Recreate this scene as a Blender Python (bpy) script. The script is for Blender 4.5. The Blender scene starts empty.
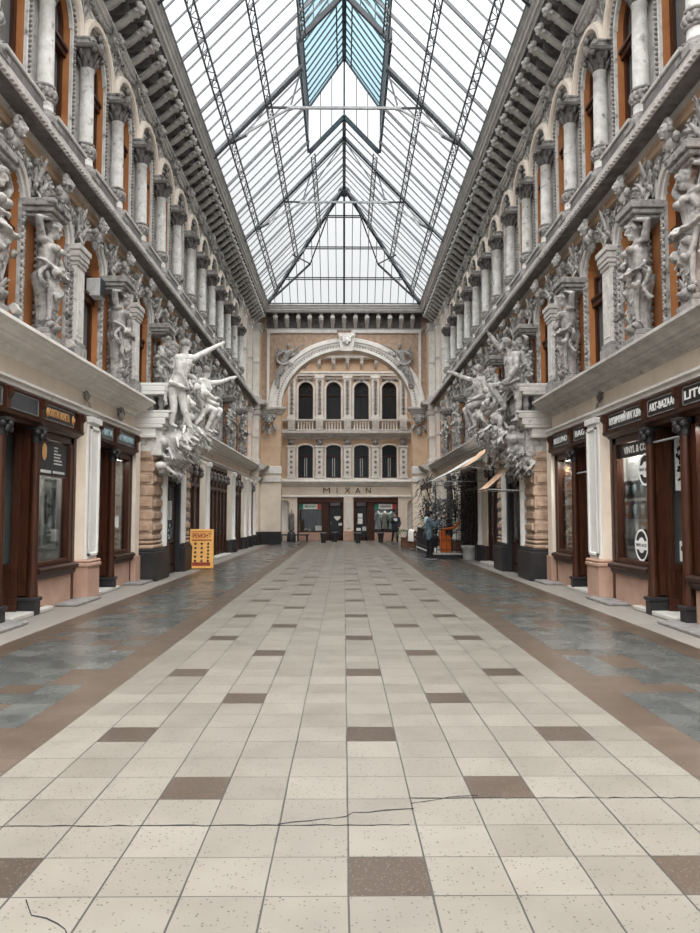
import bpy, math, random
from mathutils import Vector, Matrix, noise as mnoise
random.seed(7)
PI = math.pi
scene = bpy.context.scene
COL = scene.collection
W = 5.0            # half width of the passage at the shop wall
PITCH = 1.855
Z0 = 11.4
YB = 40.4          # far arch wall
YF = 46.5          # far shop facade

# ------------------------------------------------------------------ materials
MATS = {}
def mat(name, c1, c2=None, scale=4.0, rough=0.75, bump=0.0, bscale=40.0, spots=None, metallic=0.0, streak=None, spec=0.35):
    m = bpy.data.materials.new(name); m.use_nodes = True
    nt = m.node_tree; N = nt.nodes; L = nt.links
    b = N['Principled BSDF']
    b.inputs['Roughness'].default_value = rough
    b.inputs['Metallic'].default_value = metallic
    b.inputs['Specular IOR Level'].default_value = spec
    g = N.new('ShaderNodeNewGeometry')
    col = None
    if c2 is None:
        b.inputs['Base Color'].default_value = (*c1, 1)
    else:
        mp = N.new('ShaderNodeMapping'); L.new(g.outputs['Position'], mp.inputs['Vector'])
        if streak: mp.inputs['Scale'].default_value = streak
        n = N.new('ShaderNodeTexNoise'); n.inputs['Scale'].default_value = scale; n.inputs['Detail'].default_value = 5
        n.inputs['Roughness'].default_value = 0.65
        L.new(mp.outputs[0], n.inputs['Vector'])
        r = N.new('ShaderNodeValToRGB'); r.color_ramp.elements[0].position = 0.32; r.color_ramp.elements[1].position = 0.68
        r.color_ramp.elements[0].color = (*c1, 1); r.color_ramp.elements[1].color = (*c2, 1)
        L.new(n.outputs['Fac'], r.inputs['Fac']); col = r.outputs['Color']
        if spots:
            sc, sscale, th = spots
            n2 = N.new('ShaderNodeTexNoise'); n2.inputs['Scale'].default_value = sscale; n2.inputs['Detail'].default_value = 4
            L.new(g.outputs['Position'], n2.inputs['Vector'])
            r2 = N.new('ShaderNodeValToRGB'); r2.color_ramp.elements[0].position = th; r2.color_ramp.elements[1].position = min(1, th + 0.14)
            r2.color_ramp.elements[0].color = (0, 0, 0, 1); r2.color_ramp.elements[1].color = (1, 1, 1, 1)
            L.new(n2.outputs['Fac'], r2.inputs['Fac'])
            mx = N.new('ShaderNodeMix'); mx.data_type = 'RGBA'
            L.new(r2.outputs['Color'], mx.inputs['Factor']); L.new(col, mx.inputs['A']); mx.inputs['B'].default_value = (*sc, 1)
            col = mx.outputs['Result']
        L.new(col, b.inputs['Base Color'])
    if bump:
        n3 = N.new('ShaderNodeTexNoise'); n3.inputs['Scale'].default_value = bscale; n3.inputs['Detail'].default_value = 4
        L.new(g.outputs['Position'], n3.inputs['Vector'])
        bp = N.new('ShaderNodeBump'); bp.inputs['Strength'].default_value = bump; bp.inputs['Distance'].default_value = 0.02
        L.new(n3.outputs['Fac'], bp.inputs['Height']); L.new(bp.outputs[0], b.inputs['Normal'])
    MATS[name] = m
    return m

mat('grey_stone', (0.17, 0.16, 0.15), (0.44, 0.42, 0.40), 6, 0.85, 0.4, 30, ((0.07, 0.064, 0.062), 6, 0.55))
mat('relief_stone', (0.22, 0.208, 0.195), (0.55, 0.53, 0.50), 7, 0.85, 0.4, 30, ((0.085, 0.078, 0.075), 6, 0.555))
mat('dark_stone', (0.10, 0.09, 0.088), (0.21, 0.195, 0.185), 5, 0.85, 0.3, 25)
mat('pale_stone', (0.48, 0.46, 0.43), (0.72, 0.70, 0.665), 5, 0.75, 0.1, 30, ((0.22, 0.205, 0.2), 6, 0.60))
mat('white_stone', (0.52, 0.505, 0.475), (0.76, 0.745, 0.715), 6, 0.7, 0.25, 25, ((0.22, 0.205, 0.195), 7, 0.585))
mat('white_paint', (0.66, 0.65, 0.62), (0.76, 0.75, 0.72), 2.0, 0.6, 0.05, 40)
mat('cream_plaster', (0.68, 0.585, 0.485), (0.80, 0.715, 0.615), 1.3, 0.85, 0.1, 60, ((0.56, 0.47, 0.385), 2.2, 0.66))
mat('ochre_plaster', (0.48, 0.335, 0.225), (0.59, 0.435, 0.31), 1.5, 0.85, 0.1, 60)
mat('orange_plaster', (0.36, 0.135, 0.045), (0.47, 0.20, 0.075), 2.0, 0.8, 0.1, 60)
mat('pink_plaster', (0.38, 0.235, 0.175), (0.49, 0.325, 0.25), 2.0, 0.8, 0.1, 60)
mat('rust_stone', (0.30, 0.20, 0.14), (0.50, 0.37, 0.28), 5.0, 0.85, 0.5, 18)
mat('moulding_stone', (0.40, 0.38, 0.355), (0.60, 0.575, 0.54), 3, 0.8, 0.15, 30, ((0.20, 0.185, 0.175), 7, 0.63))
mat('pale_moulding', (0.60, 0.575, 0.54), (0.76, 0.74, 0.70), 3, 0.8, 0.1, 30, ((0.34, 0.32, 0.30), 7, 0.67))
mat('wood', (0.022, 0.008, 0.005), (0.072, 0.024, 0.011), 3.0, 0.38, 0.15, 30, streak=(14, 14, 0.9), spec=0.28)
mat('wood_dark', (0.018, 0.009, 0.007), (0.042, 0.018, 0.012), 3.0, 0.4, 0.15, 30, streak=(14, 14, 0.9), spec=0.28)
mat('plinth_dark', (0.014, 0.013, 0.014), (0.032, 0.029, 0.030), 4, 0.5, 0.1, 30)
mat('iron', (0.10, 0.11, 0.12), (0.16, 0.17, 0.18), 6, 0.5)
mat('iron_dark', (0.022, 0.027, 0.032), (0.045, 0.052, 0.06), 6, 0.5)
mat('iron_light', (0.30, 0.31, 0.315), (0.42, 0.43, 0.43), 6, 0.5)
mat('eave_paint', (0.40, 0.385, 0.36), (0.56, 0.545, 0.515), 3, 0.75, 0.1, 30)
mat('step_stone', (0.16, 0.15, 0.145), (0.28, 0.27, 0.26), 6, 0.6, 0.2, 50)
mat('step_pale', (0.42, 0.40, 0.37), (0.55, 0.53, 0.49), 6, 0.6, 0.2, 50)
mat('black', (0.012, 0.012, 0.014))
mat('off_black', (0.03, 0.03, 0.033), rough=0.5)
mat('sign_grey', (0.055, 0.06, 0.065), rough=0.35)
mat('sign_black', (0.018, 0.017, 0.018), rough=0.35)
mat('letter_white', (0.80, 0.80, 0.78))
mat('letter_gold', (0.55, 0.30, 0.12), rough=0.4)
mat('letter_teal', (0.42, 0.58, 0.62))
mat('letter_dark', (0.10, 0.055, 0.04))
mat('orange_board', (0.78, 0.40, 0.10), (0.85, 0.46, 0.13), 3, 0.5)
mat('board_red', (0.30, 0.05, 0.025))
mat('paper', (0.74, 0.73, 0.70))
mat('paper_grey', (0.40, 0.40, 0.39), (0.60, 0.60, 0.58), 8)
mat('poster_teal', (0.10, 0.16, 0.17), (0.45, 0.52, 0.50), 7, 0.5)
mat('curtain', (0.30, 0.305, 0.30), (0.52, 0.525, 0.51), 2.5, 0.8, streak=(9, 9, 0.5))
mat('interior', (0.10, 0.085, 0.075))
mat('interior_pale', (0.42, 0.41, 0.39))
mat('awning_cloth', (0.66, 0.43, 0.28), (0.72, 0.49, 0.33), 3, 0.9)
mat('awning_pale', (0.60, 0.56, 0.52), (0.70, 0.66, 0.62), 3, 0.9)
mat('awning_edge', (0.055, 0.03, 0.022))
mat('leaf_dark', (0.012, 0.018, 0.015), (0.045, 0.06, 0.05), 5, 0.6)
mat('leaf_grey', (0.045, 0.045, 0.05), (0.11, 0.11, 0.12), 5, 0.7)
mat('leaf_green', (0.03, 0.055, 0.03), (0.09, 0.13, 0.075), 6, 0.55)
mat('terracotta', (0.13, 0.06, 0.04), (0.2, 0.10, 0.065), 5, 0.8)
mat('pot_white', (0.52, 0.52, 0.50), (0.62, 0.61, 0.59), 4, 0.6)
mat('orange_cloth', (0.62, 0.13, 0.02), (0.75, 0.19, 0.035), 5, 0.7)
mat('denim', (0.055, 0.095, 0.12), (0.17, 0.24, 0.275), 12, 0.9)
mat('denim_pale', (0.52, 0.56, 0.58))
mat('skin', (0.52, 0.33, 0.25), rough=0.55)
mat('hair_black', (0.012, 0.01, 0.012), rough=0.6)
mat('trouser_black', (0.014, 0.014, 0.017), rough=0.85)
mat('shoe_white', (0.6, 0.6, 0.6))
mat('record_tan', (0.33, 0.13, 0.06)); mat('record_blue', (0.03, 0.07, 0.12)); mat('red_tag', (0.65, 0.08, 0.03))
mat('flag_green', (0.03, 0.24, 0.15)); mat('flag_red', (0.45, 0.06, 0.05)); mat('dress_pale', (0.42, 0.46, 0.44)); mat('dress_sand', (0.42, 0.39, 0.31))
mat('dress_dark', (0.03, 0.035, 0.045))

def glass_mat(name, tint, rough, base_refl=0.06, fres=0.6):
    m = bpy.data.materials.new(name); m.use_nodes = True
    nt = m.node_tree; N = nt.nodes; L = nt.links
    N.remove(N['Principled BSDF'])
    out = N['Material Output']
    t = N.new('ShaderNodeBsdfTransparent'); t.inputs['Color'].default_value = (*tint, 1)
    g = N.new('ShaderNodeBsdfGlossy'); g.inputs['Roughness'].default_value = rough
    lw = N.new('ShaderNodeLayerWeight'); lw.inputs['Blend'].default_value = 0.25
    ma = N.new('ShaderNodeMath'); ma.operation = 'MULTIPLY_ADD'; ma.inputs[1].default_value = fres; ma.inputs[2].default_value = base_refl
    L.new(lw.outputs['Fresnel'], ma.inputs[0])
    mx = N.new('ShaderNodeMixShader'); L.new(ma.outputs[0], mx.inputs[0]); L.new(t.outputs[0], mx.inputs[1]); L.new(g.outputs[0], mx.inputs[2])
    L.new(mx.outputs[0], out.inputs['Surface'])
    MATS[name] = m
glass_mat('shop_glass', (0.88, 0.90, 0.90), 0.02, 0.03)
glass_mat('roof_glass', (0.95, 0.955, 0.955), 0.1, 0.0, 0.08)
glass_mat('blue_glass', (0.50, 0.72, 0.80), 0.1, 0.0, 0.08)
mat('window_dark', (0.02, 0.024, 0.027), rough=0.15, spec=0.25)
mat('moulding_pale', (0.70, 0.67, 0.63), (0.84, 0.81, 0.77), 3, 0.8, 0.1, 30, ((0.45, 0.42, 0.40), 5, 0.66))
m = mat('window_glass', (0.13, 0.15, 0.155), rough=0.07, spec=0.9)

def terrazzo(name, c1, c2, speck, rough, joint=(0.045, 0.042, 0.038), jw=0.010, tile=0.345, ox=0.02, oy=3.46, fleck=0.6, vary=0.10, fscale=70, spec=0.4):
    m = bpy.data.materials.new(name); m.use_nodes = True
    nt = m.node_tree; N = nt.nodes; L = nt.links
    b = N['Principled BSDF']; b.inputs['Roughness'].default_value = rough; b.inputs['Specular IOR Level'].default_value = spec
    g = N.new('ShaderNodeNewGeometry'); s = N.new('ShaderNodeSeparateXYZ'); L.new(g.outputs['Position'], s.inputs[0])
    def math_(op, a, bv=None, c=None):
        n = N.new('ShaderNodeMath'); n.operation = op
        for i, v in enumerate((a, bv, c)):
            if v is None: continue
            if isinstance(v, (int, float)): n.inputs[i].default_value = v
            else: L.new(v, n.inputs[i])
        return n.outputs[0]
    # slightly wandering joints
    nz = N.new('ShaderNodeTexNoise'); nz.inputs['Scale'].default_value = 1.5; L.new(g.outputs['Position'], nz.inputs['Vector'])
    wob = math_('MULTIPLY', math_('SUBTRACT', nz.outputs['Fac'], 0.5), 0.03)
    u = math_('ADD', math_('DIVIDE', math_('SUBTRACT', s.outputs[0], ox), tile), wob)
    v = math_('ADD', math_('DIVIDE', math_('SUBTRACT', s.outputs[1], oy), tile), wob)
    du = math_('ABSOLUTE', math_('SUBTRACT', math_('FRACT', math_('ADD', u, 0.5)), 0.5))
    dv = math_('ABSOLUTE', math_('SUBTRACT', math_('FRACT', math_('ADD', v, 0.5)), 0.5))
    n2 = N.new('ShaderNodeTexNoise'); n2.inputs['Scale'].default_value = 0.9; L.new(g.outputs['Position'], n2.inputs['Vector'])
    jwid = math_('MULTIPLY_ADD', n2.outputs['Fac'], jw * 1.6, jw * 0.25)
    j = math_('MAXIMUM', math_('LESS_THAN', du, math_('MULTIPLY', jwid, 1.2)), math_('LESS_THAN', dv, math_('MULTIPLY', jwid, 0.85)))
    wn = N.new('ShaderNodeTexWhiteNoise'); wn.noise_dimensions = '2D'
    cv = N.new('ShaderNodeCombineXYZ'); L.new(math_('FLOOR', u), cv.inputs[0]); L.new(math_('FLOOR', v), cv.inputs[1]); L.new(cv.outputs[0], wn.inputs['Vector'])
    no = N.new('ShaderNodeTexNoise'); no.inputs['Scale'].default_value = 3.0; no.inputs['Detail'].default_value = 6; L.new(g.outputs['Position'], no.inputs['Vector'])
    mix = N.new('ShaderNodeMix'); mix.data_type = 'RGBA'
    f = math_('ADD', math_('MULTIPLY', no.outputs['Fac'], 0.9), math_('MULTIPLY', math_('SUBTRACT', wn.outputs['Value'], 0.5), 0.6))
    L.new(f, mix.inputs['Factor']); mix.inputs['A'].default_value = (*c1, 1); mix.inputs['B'].default_value = (*c2, 1)
    vo = N.new('ShaderNodeTexVoronoi'); vo.inputs['Scale'].default_value = fscale; L.new(g.outputs['Position'], vo.inputs['Vector'])
    sp = N.new('ShaderNodeSeparateColor'); L.new(vo.outputs['Color'], sp.inputs[0])
    fm = math_('MULTIPLY', math_('LESS_THAN', vo.outputs['Distance'], 0.30), math_('GREATER_THAN', sp.outputs[0], 1 - fleck))
    mx2 = N.new('ShaderNodeMix'); mx2.data_type = 'RGBA'; L.new(fm, mx2.inputs['Factor']); L.new(mix.outputs['Result'], mx2.inputs['A'])
    spk = N.new('ShaderNodeMix'); spk.data_type = 'RGBA'; L.new(sp.outputs[1], spk.inputs['Factor']); spk.inputs['A'].default_value = (*speck[0], 1); spk.inputs['B'].default_value = (*speck[1], 1)
    L.new(spk.outputs['Result'], mx2.inputs['B'])
    mx3 = N.new('ShaderNodeMix'); mx3.data_type = 'RGBA'; L.new(j, mx3.inputs['Factor']); L.new(mx2.outputs['Result'], mx3.inputs['A']); mx3.inputs['B'].default_value = (*joint, 1)
    L.new(mx3.outputs['Result'], b.inputs['Base Color'])
    rr = math_('ADD', math_('MULTIPLY', no.outputs['Fac'], 0.25), rough - 0.12); L.new(rr, b.inputs['Roughness'])
    MATS[name] = m
terrazzo('floor_white', (0.136, 0.123, 0.102), (0.200, 0.183, 0.154), ((0.05, 0.045, 0.038), (0.12, 0.108, 0.09)), 0.42, fleck=0.26, fscale=58)
terrazzo('floor_brown', (0.040, 0.029, 0.021), (0.072, 0.053, 0.040), ((0.02, 0.014, 0.010), (0.18, 0.15, 0.115)), 0.38, fleck=0.8, fscale=100)
terrazzo('floor_border', (0.058, 0.041, 0.029), (0.100, 0.074, 0.055), ((0.035, 0.025, 0.018), (0.19, 0.155, 0.125)), 0.34, fleck=0.75, fscale=90, jw=.006)
terrazzo('floor_grey', (0.040, 0.045, 0.044), (0.115, 0.118, 0.110), ((0.03, 0.034, 0.034), (0.16, 0.16, 0.15)), 0.26, fleck=0.6, fscale=60, joint=(0.05, 0.05, 0.048), jw=0.008, spec=0.5)
terrazzo('floor_pave', (0.21, 0.192, 0.17), (0.275, 0.253, 0.226), ((0.16, 0.145, 0.13), (0.27, 0.25, 0.23)), 0.5, fleck=0.15, jw=0.004, tile=1.2)

# ------------------------------------------------------------------ mesh builder
class MB:
    def __init__(s, M=None):
        s.v = []; s.f = []; s.mi = []; s.sm = []; s.M = M or Matrix.Identity(4)
    def _add(s, vs, fs, m=0, smooth=False):
        o = len(s.v); M = s.M
        s.v.extend([tuple(M @ Vector(p)) for p in vs])
        fl = M.determinant() < 0
        for f in fs:
            t = [o + i for i in f]
            s.f.append(t[::-1] if fl else t); s.mi.append(m); s.sm.append(smooth)
    def box(s, x0, x1, y0, y1, z0, z1, m=0):
        vs = [(x0, y0, z0), (x1, y0, z0), (x1, y1, z0), (x0, y1, z0), (x0, y0, z1), (x1, y0, z1), (x1, y1, z1), (x0, y1, z1)]
        s._add(vs, [(0, 3, 2, 1), (4, 5, 6, 7), (0, 1, 5, 4), (1, 2, 6, 5), (2, 3, 7, 6), (3, 0, 4, 7)], m)
    def bbox(s, x0, x1, y0, y1, z0, z1, b=0.01, m=0):
        # box with chamfered edges: three stacked rings
        def ring(d, z): return [(x0 + d, y0 + d, z), (x1 - d, y0 + d, z), (x1 - d, y1 - d, z), (x0 + d, y1 - d, z)]
        vs = ring(b, z0) + ring(0, z0 + b) + ring(0, z1 - b) + ring(b, z1)
        fs = [(3, 2, 1, 0), (12, 13, 14, 15)]
        for r in range(3):
            for i in range(4):
                j = (i + 1) % 4; fs.append((r * 4 + i, r * 4 + j, r * 4 + 4 + j, r * 4 + 4 + i))
        s._add(vs, fs, m)
    def prof(s, pts, x0, x1, m=0, caps=True):
        """closed polygon of (y,z) swept along x; counter-clockwise seen from +x"""
        n = len(pts); vs = [(x0, y, z) for y, z in pts] + [(x1, y, z) for y, z in pts]
        fs = [(i, (i + 1) % n, n + (i + 1) % n, n + i) for i in range(n)]
        fs = [f[::-1] for f in fs]
        if caps: fs += [tuple(range(n)), tuple(range(2 * n - 1, n - 1, -1))]
        a = sum(pts[i][0] * pts[(i + 1) % n][1] - pts[(i + 1) % n][0] * pts[i][1] for i in range(n))
        if a > 0: fs = [f[::-1] for f in fs]
        s._add(vs, fs, m)
    def poly(s, pts, y0, y1, m=0):
        """closed polygon of (x,z) extruded along y"""
        n = len(pts); vs = [(x, y0, z) for x, z in pts] + [(x, y1, z) for x, z in pts]
        fs = [(i, n + i, n + (i + 1) % n, (i + 1) % n) for i in range(n)] + [tuple(range(n)), tuple(range(2 * n - 1, n - 1, -1))]
        a = sum(pts[i][0] * pts[(i + 1) % n][1] - pts[(i + 1) % n][0] * pts[i][1] for i in range(n))
        if a < 0: fs = [f[::-1] for f in fs]
        s._add(vs, fs, m)
    def lathe(s, prof, cx=0, cy=0, n=16, m=0, sx=1.0, sy=1.0, smooth=True):
        vs = []; k = len(prof)
        for r, z in prof:
            for i in range(n):
                a = 2 * PI * i / n; vs.append((cx + r * sx * math.cos(a), cy + r * sy * math.sin(a), z))
        fs = [(j * n + i, j * n + (i + 1) % n, (j + 1) * n + (i + 1) % n, (j + 1) * n + i) for j in range(k - 1) for i in range(n)]
        s._add(vs, fs, m, smooth)
        s._add(vs[:n], [tuple(range(n))[::-1]], m); s._add(vs[-n:], [tuple(range(n))], m)
    def tube(s, pts, rad, n=6, m=0, flat=1.0, up=None, smooth=True):
        """swept ellipse; rad is a number or a list; flat = thickness / width; width lies across `up`"""
        pts = [Vector(p) for p in pts]; k = len(pts)
        if not isinstance(rad, (list, tuple)): rad = [rad] * k
        vs = []; prev = Vector(up) if up else None
        for i, p in enumerate(pts):
            t = (pts[min(i + 1, k - 1)] - pts[max(i - 1, 0)])
            if t.length < 1e-9: t = Vector((0, 0, 1))
            t.normalize()
            if prev is None:
                prev = Vector((0, 0, 1)) if abs(t.z) < 0.9 else Vector((1, 0, 0))
            u = prev - t * prev.dot(t)
            if u.length < 1e-6: u = t.orthogonal()
            u.normalize(); w = t.cross(u)
            if up is None: prev = u
            for j in range(n):
                a = 2 * PI * j / n
                vs.append(tuple(p + w * (rad[i] * math.cos(a)) + u * (rad[i] * flat * math.sin(a))))
        fs = [(j * n + i, j * n + (i + 1) % n, (j + 1) * n + (i + 1) % n, (j + 1) * n + i) for j in range(k - 1) for i in range(n)]
        fs = [f[::-1] for f in fs] if False else fs
        s._add(vs, fs, m, smooth)
        s._add(vs[:n], [tuple(range(n))[::-1]], m); s._add(vs[-n:], [tuple(range(n))], m)
    def blob(s, c, r, seg=8, rings=5, m=0, R=None):
        if not isinstance(r, (list, tuple)): r = (r, r, r)
        c = Vector(c); vs = []
        def P(x, y, z):
            q = Vector((x * r[0], y * r[1], z * r[2]))
            if R is not None: q = R @ q
            return tuple(c + q)
        vs.append(P(0, 0, -1))
        for j in range(1, rings):
            a = -PI / 2 + PI * j / rings
            for i in range(seg):
                b = 2 * PI * i / seg; vs.append(P(math.cos(a) * math.cos(b), math.cos(a) * math.sin(b), math.sin(a)))
        vs.append(P(0, 0, 1)); fs = []
        for i in range(seg):
            fs.append((0, 1 + (i + 1) % seg, 1 + i))
        for j in range(rings - 2):
            for i in range(seg):
                a = 1 + j * seg; fs.append((a + i, a + (i + 1) % seg, a + seg + (i + 1) % seg, a + seg + i))
        a = 1 + (rings - 2) * seg; top = len(vs) - 1
        for i in range(seg): fs.append((a + i, a + (i + 1) % seg, top))
        s._add(vs, fs, m, True)
    def caps(s, a, b, ra, rb, n=8):
        s.tube([a, b], [ra, rb], n); s.blob(a, ra, n, 5); s.blob(b, rb, n, 5)
    def arc(s, prof, cx, z0, a0=0, a1=PI, n=14, sx=1.0, sz=1.0, m=0, smooth=False):
        """closed profile of (r,y) swept round an arch in the x-z plane"""
        k = len(prof); vs = []
        for i in range(n + 1):
            a = a0 + (a1 - a0) * i / n
            for r, y in prof: vs.append((cx + sx * r * math.cos(a), y, z0 + sz * r * math.sin(a)))
        fs = [(i * k + j, i * k + (j + 1) % k, (i + 1) * k + (j + 1) % k, (i + 1) * k + j) for i in range(n) for j in range(k)]
        ar = sum(prof[i][0] * prof[(i + 1) % k][1] - prof[(i + 1) % k][0] * prof[i][1] for i in range(k))
        if ar > 0: fs = [f[::-1] for f in fs]
        s._add(vs, fs, m, smooth)
        c = [tuple(range(k)), tuple(range(k))[::-1]]
        s._add(vs[:k], [c[0] if ar > 0 else c[1]], m); s._add(vs[-k:], [c[1] if ar > 0 else c[0]], m)
    def quad(s, a, b, c, d, m=0): s._add([a, b, c, d], [(0, 1, 2, 3)], m)
    def mesh(s, name, mats):
        me = bpy.data.meshes.new(name); me.from_pydata(s.v, [], s.f)
        if isinstance(mats, str): mats = [mats]
        for x in mats: me.materials.append(MATS[x])
        me.polygons.foreach_set('material_index', s.mi); me.polygons.foreach_set('use_smooth', s.sm)
        me.update(); return me

def obj(name, me, parent=None, loc=(0, 0, 0), rz=0.0, kind=None):
    o = bpy.data.objects.new(name, me); COL.objects.link(o)
    o.location = loc; o.rotation_euler = (0, 0, rz)
    if parent is not None: o.parent = parent
    if kind: o['kind'] = kind
    return o
def build(name, mb, mats, parent=None, loc=(0, 0, 0), rz=0.0, kind=None):
    return obj(name, mb.mesh(name, mats), parent, loc, rz, kind)
def tag(o, label, cat, group=None):
    o['label'] = label; o['category'] = cat
    if group: o['group'] = group
    return o
def thing(name, label, cat, loc=(0, 0, 0), rz=0.0, group=None):
    o = bpy.data.objects.new(name, None); COL.objects.link(o); o.empty_display_size = 0.2
    o.location = loc; o.rotation_euler = (0, 0, rz)
    return tag(o, label, cat, group)
CH = {}
def assemble(name, label, cat, parts, loc, rz=0.0, group=None):
    """parts: list of (name, mesh, [subparts]) sharing mesh data between copies"""
    t = thing(name, label, cat, loc, rz, group)
    for p in parts:
        c = obj(p[0], p[1], t)
        for q in (p[2] if len(p) > 2 else ()): obj(q[0], q[1], c)
    return t
RZ = {'L': PI / 2, 'R': -PI / 2, 'B': 0.0}
def at(side, depth, z=0.0, out=0.0):
    """point on a wall: side, depth (or x on the far wall), height, how far it stands out"""
    if side == 'L': return (-(W - out), depth, z)
    if side == 'R': return ((W - out), depth, z)
    return (depth, YB - out, z)
def wallM(side):
    """local (x=depth, y=-outwards, z) to world"""
    if side == 'L': return Matrix(((0, -1, 0, -W), (1, 0, 0, 0), (0, 0, 1, 0), (0, 0, 0, 1)))
    if side == 'R': return Matrix(((0, 1, 0, W), (1, 0, 0, 0), (0, 0, 1, 0), (0, 0, 0, 1)))
    return Matrix.Translation((0, YB, 0))
_ONE = 'first second third fourth fifth sixth seventh eighth ninth tenth eleventh twelfth thirteenth fourteenth fifteenth sixteenth seventeenth eighteenth nineteenth twentieth'.split()
def nth(i):
    if i < 20: return _ONE[i]
    tens = {2: 'twenty', 3: 'thirty', 4: 'forty', 5: 'fifty'}; t, u = divmod(i + 1, 10)
    return tens[t] + '-' + _ONE[u - 1] if u else tens[t][:-1] + 'ieth'
SIDE = {'L': 'orange-board side', 'R': 'awning side'}

def bake(mb, name, mats, voxel=0.03, smooth=3, disp=0.0, dscale=0.15, dec=None):
    """fuse closed shapes into one continuous carved surface"""
    me = mb.mesh(name + '_raw', mats)
    o = bpy.data.objects.new('bake_tmp', me); COL.objects.link(o)
    r = o.modifiers.new('r', 'REMESH'); r.mode = 'VOXEL'; r.voxel_size = voxel; r.use_smooth_shade = True
    if smooth:
        sm = o.modifiers.new('s', 'SMOOTH'); sm.iterations = smooth; sm.factor = 0.5
    if disp:
        tx = bpy.data.textures.new(name + '_carve', 'CLOUDS'); tx.noise_scale = dscale; tx.noise_depth = 2
        d = o.modifiers.new('d', 'DISPLACE'); d.texture = tx; d.strength = disp; d.texture_coords = 'LOCAL'
    if dec:
        dd = o.modifiers.new('dec', 'DECIMATE'); dd.ratio = dec
    dg = bpy.context.evaluated_depsgraph_get(); dg.update()
    ev = o.evaluated_get(dg)
    out = bpy.data.meshes.new_from_object(ev, depsgraph=dg); out.name = name
    out.polygons.foreach_set('use_smooth', [True] * len(out.polygons))
    bpy.data.objects.remove(o); bpy.data.meshes.remove(me)
    return out

def text_mesh(s, size, depth=0.006, m='letter_white', align='CENTER', width=None, font_bold=0.0, sx=1.0):
    """lettering in the x-z plane facing -y, centred"""
    cu = bpy.data.curves.new('lettering', 'FONT'); cu.body = s; cu.size = size; cu.extrude = depth; cu.align_x = align; cu.align_y = 'CENTER'
    cu.offset = font_bold; cu.resolution_u = 3
    o = bpy.data.objects.new('txt_tmp', cu); COL.objects.link(o)
    dg = bpy.context.evaluated_depsgraph_get(); dg.update()
    me = bpy.data.meshes.new_from_object(o.evaluated_get(dg), depsgraph=dg)
    bpy.data.objects.remove(o)
    w = 1.0
    if width and len(me.vertices):
        xs = [v.co.x for v in me.vertices]; w = width / max(1e-6, max(xs) - min(xs))
    me.transform(Matrix.Rotation(PI / 2, 4, 'X') @ Matrix.Diagonal((w * sx, 1, 1, 1)))
    me.materials.clear(); me.materials.append(MATS[m]); me.name = 'lettering'
    return me
# ------------------------------------------------------------------ levels
H_SIGN0, H_BAND, H_FRIEZE, H_C1 = 3.02, 3.42, 3.60, 4.25
H_SPR2, RISE2, H_SOF2, H_C2 = 6.42, 0.50, 7.50, 7.75
H_CAP0, H_CAP1, H_SPR3, R3 = 9.86, 10.27, 10.42, 0.56
H_FR3, H_EAVE0, H_EAVE = 11.92, 12.72, 13.10
HW2 = 0.60
COLS = list(range(-1, 13))
def zc(k): return Z0 + PITCH * k
BAYS = [zc(k) + PITCH / 2 for k in range(-1, 12)]
XA, XB = 5.5, YB

# ground floor: solid wall strips (depth ranges); the rest is shopfronts, doors and portals
SOLID = [(5.5, 8.75), (13.55, 14.42), (17.15, 18.9), (20.65, 22.7), (24.4, 26.1), (30.1, 32.2), (34.2, 37.6), (38.6, YB)]
OPEN = [(8.75, 13.55), (14.42, 17.15), (18.9, 20.65), (22.7, 24.4), (26.1, 30.1), (32.2, 34.2), (37.6, 38.6)]
H_DOOR = {5: 3.42}

def arch_pts(cx, hw, z0, rise, n=12):
    return [(cx + hw * math.cos(PI - PI * i / n), z0 + rise * math.sin(PI - PI * i / n)) for i in range(n + 1)]

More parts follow.
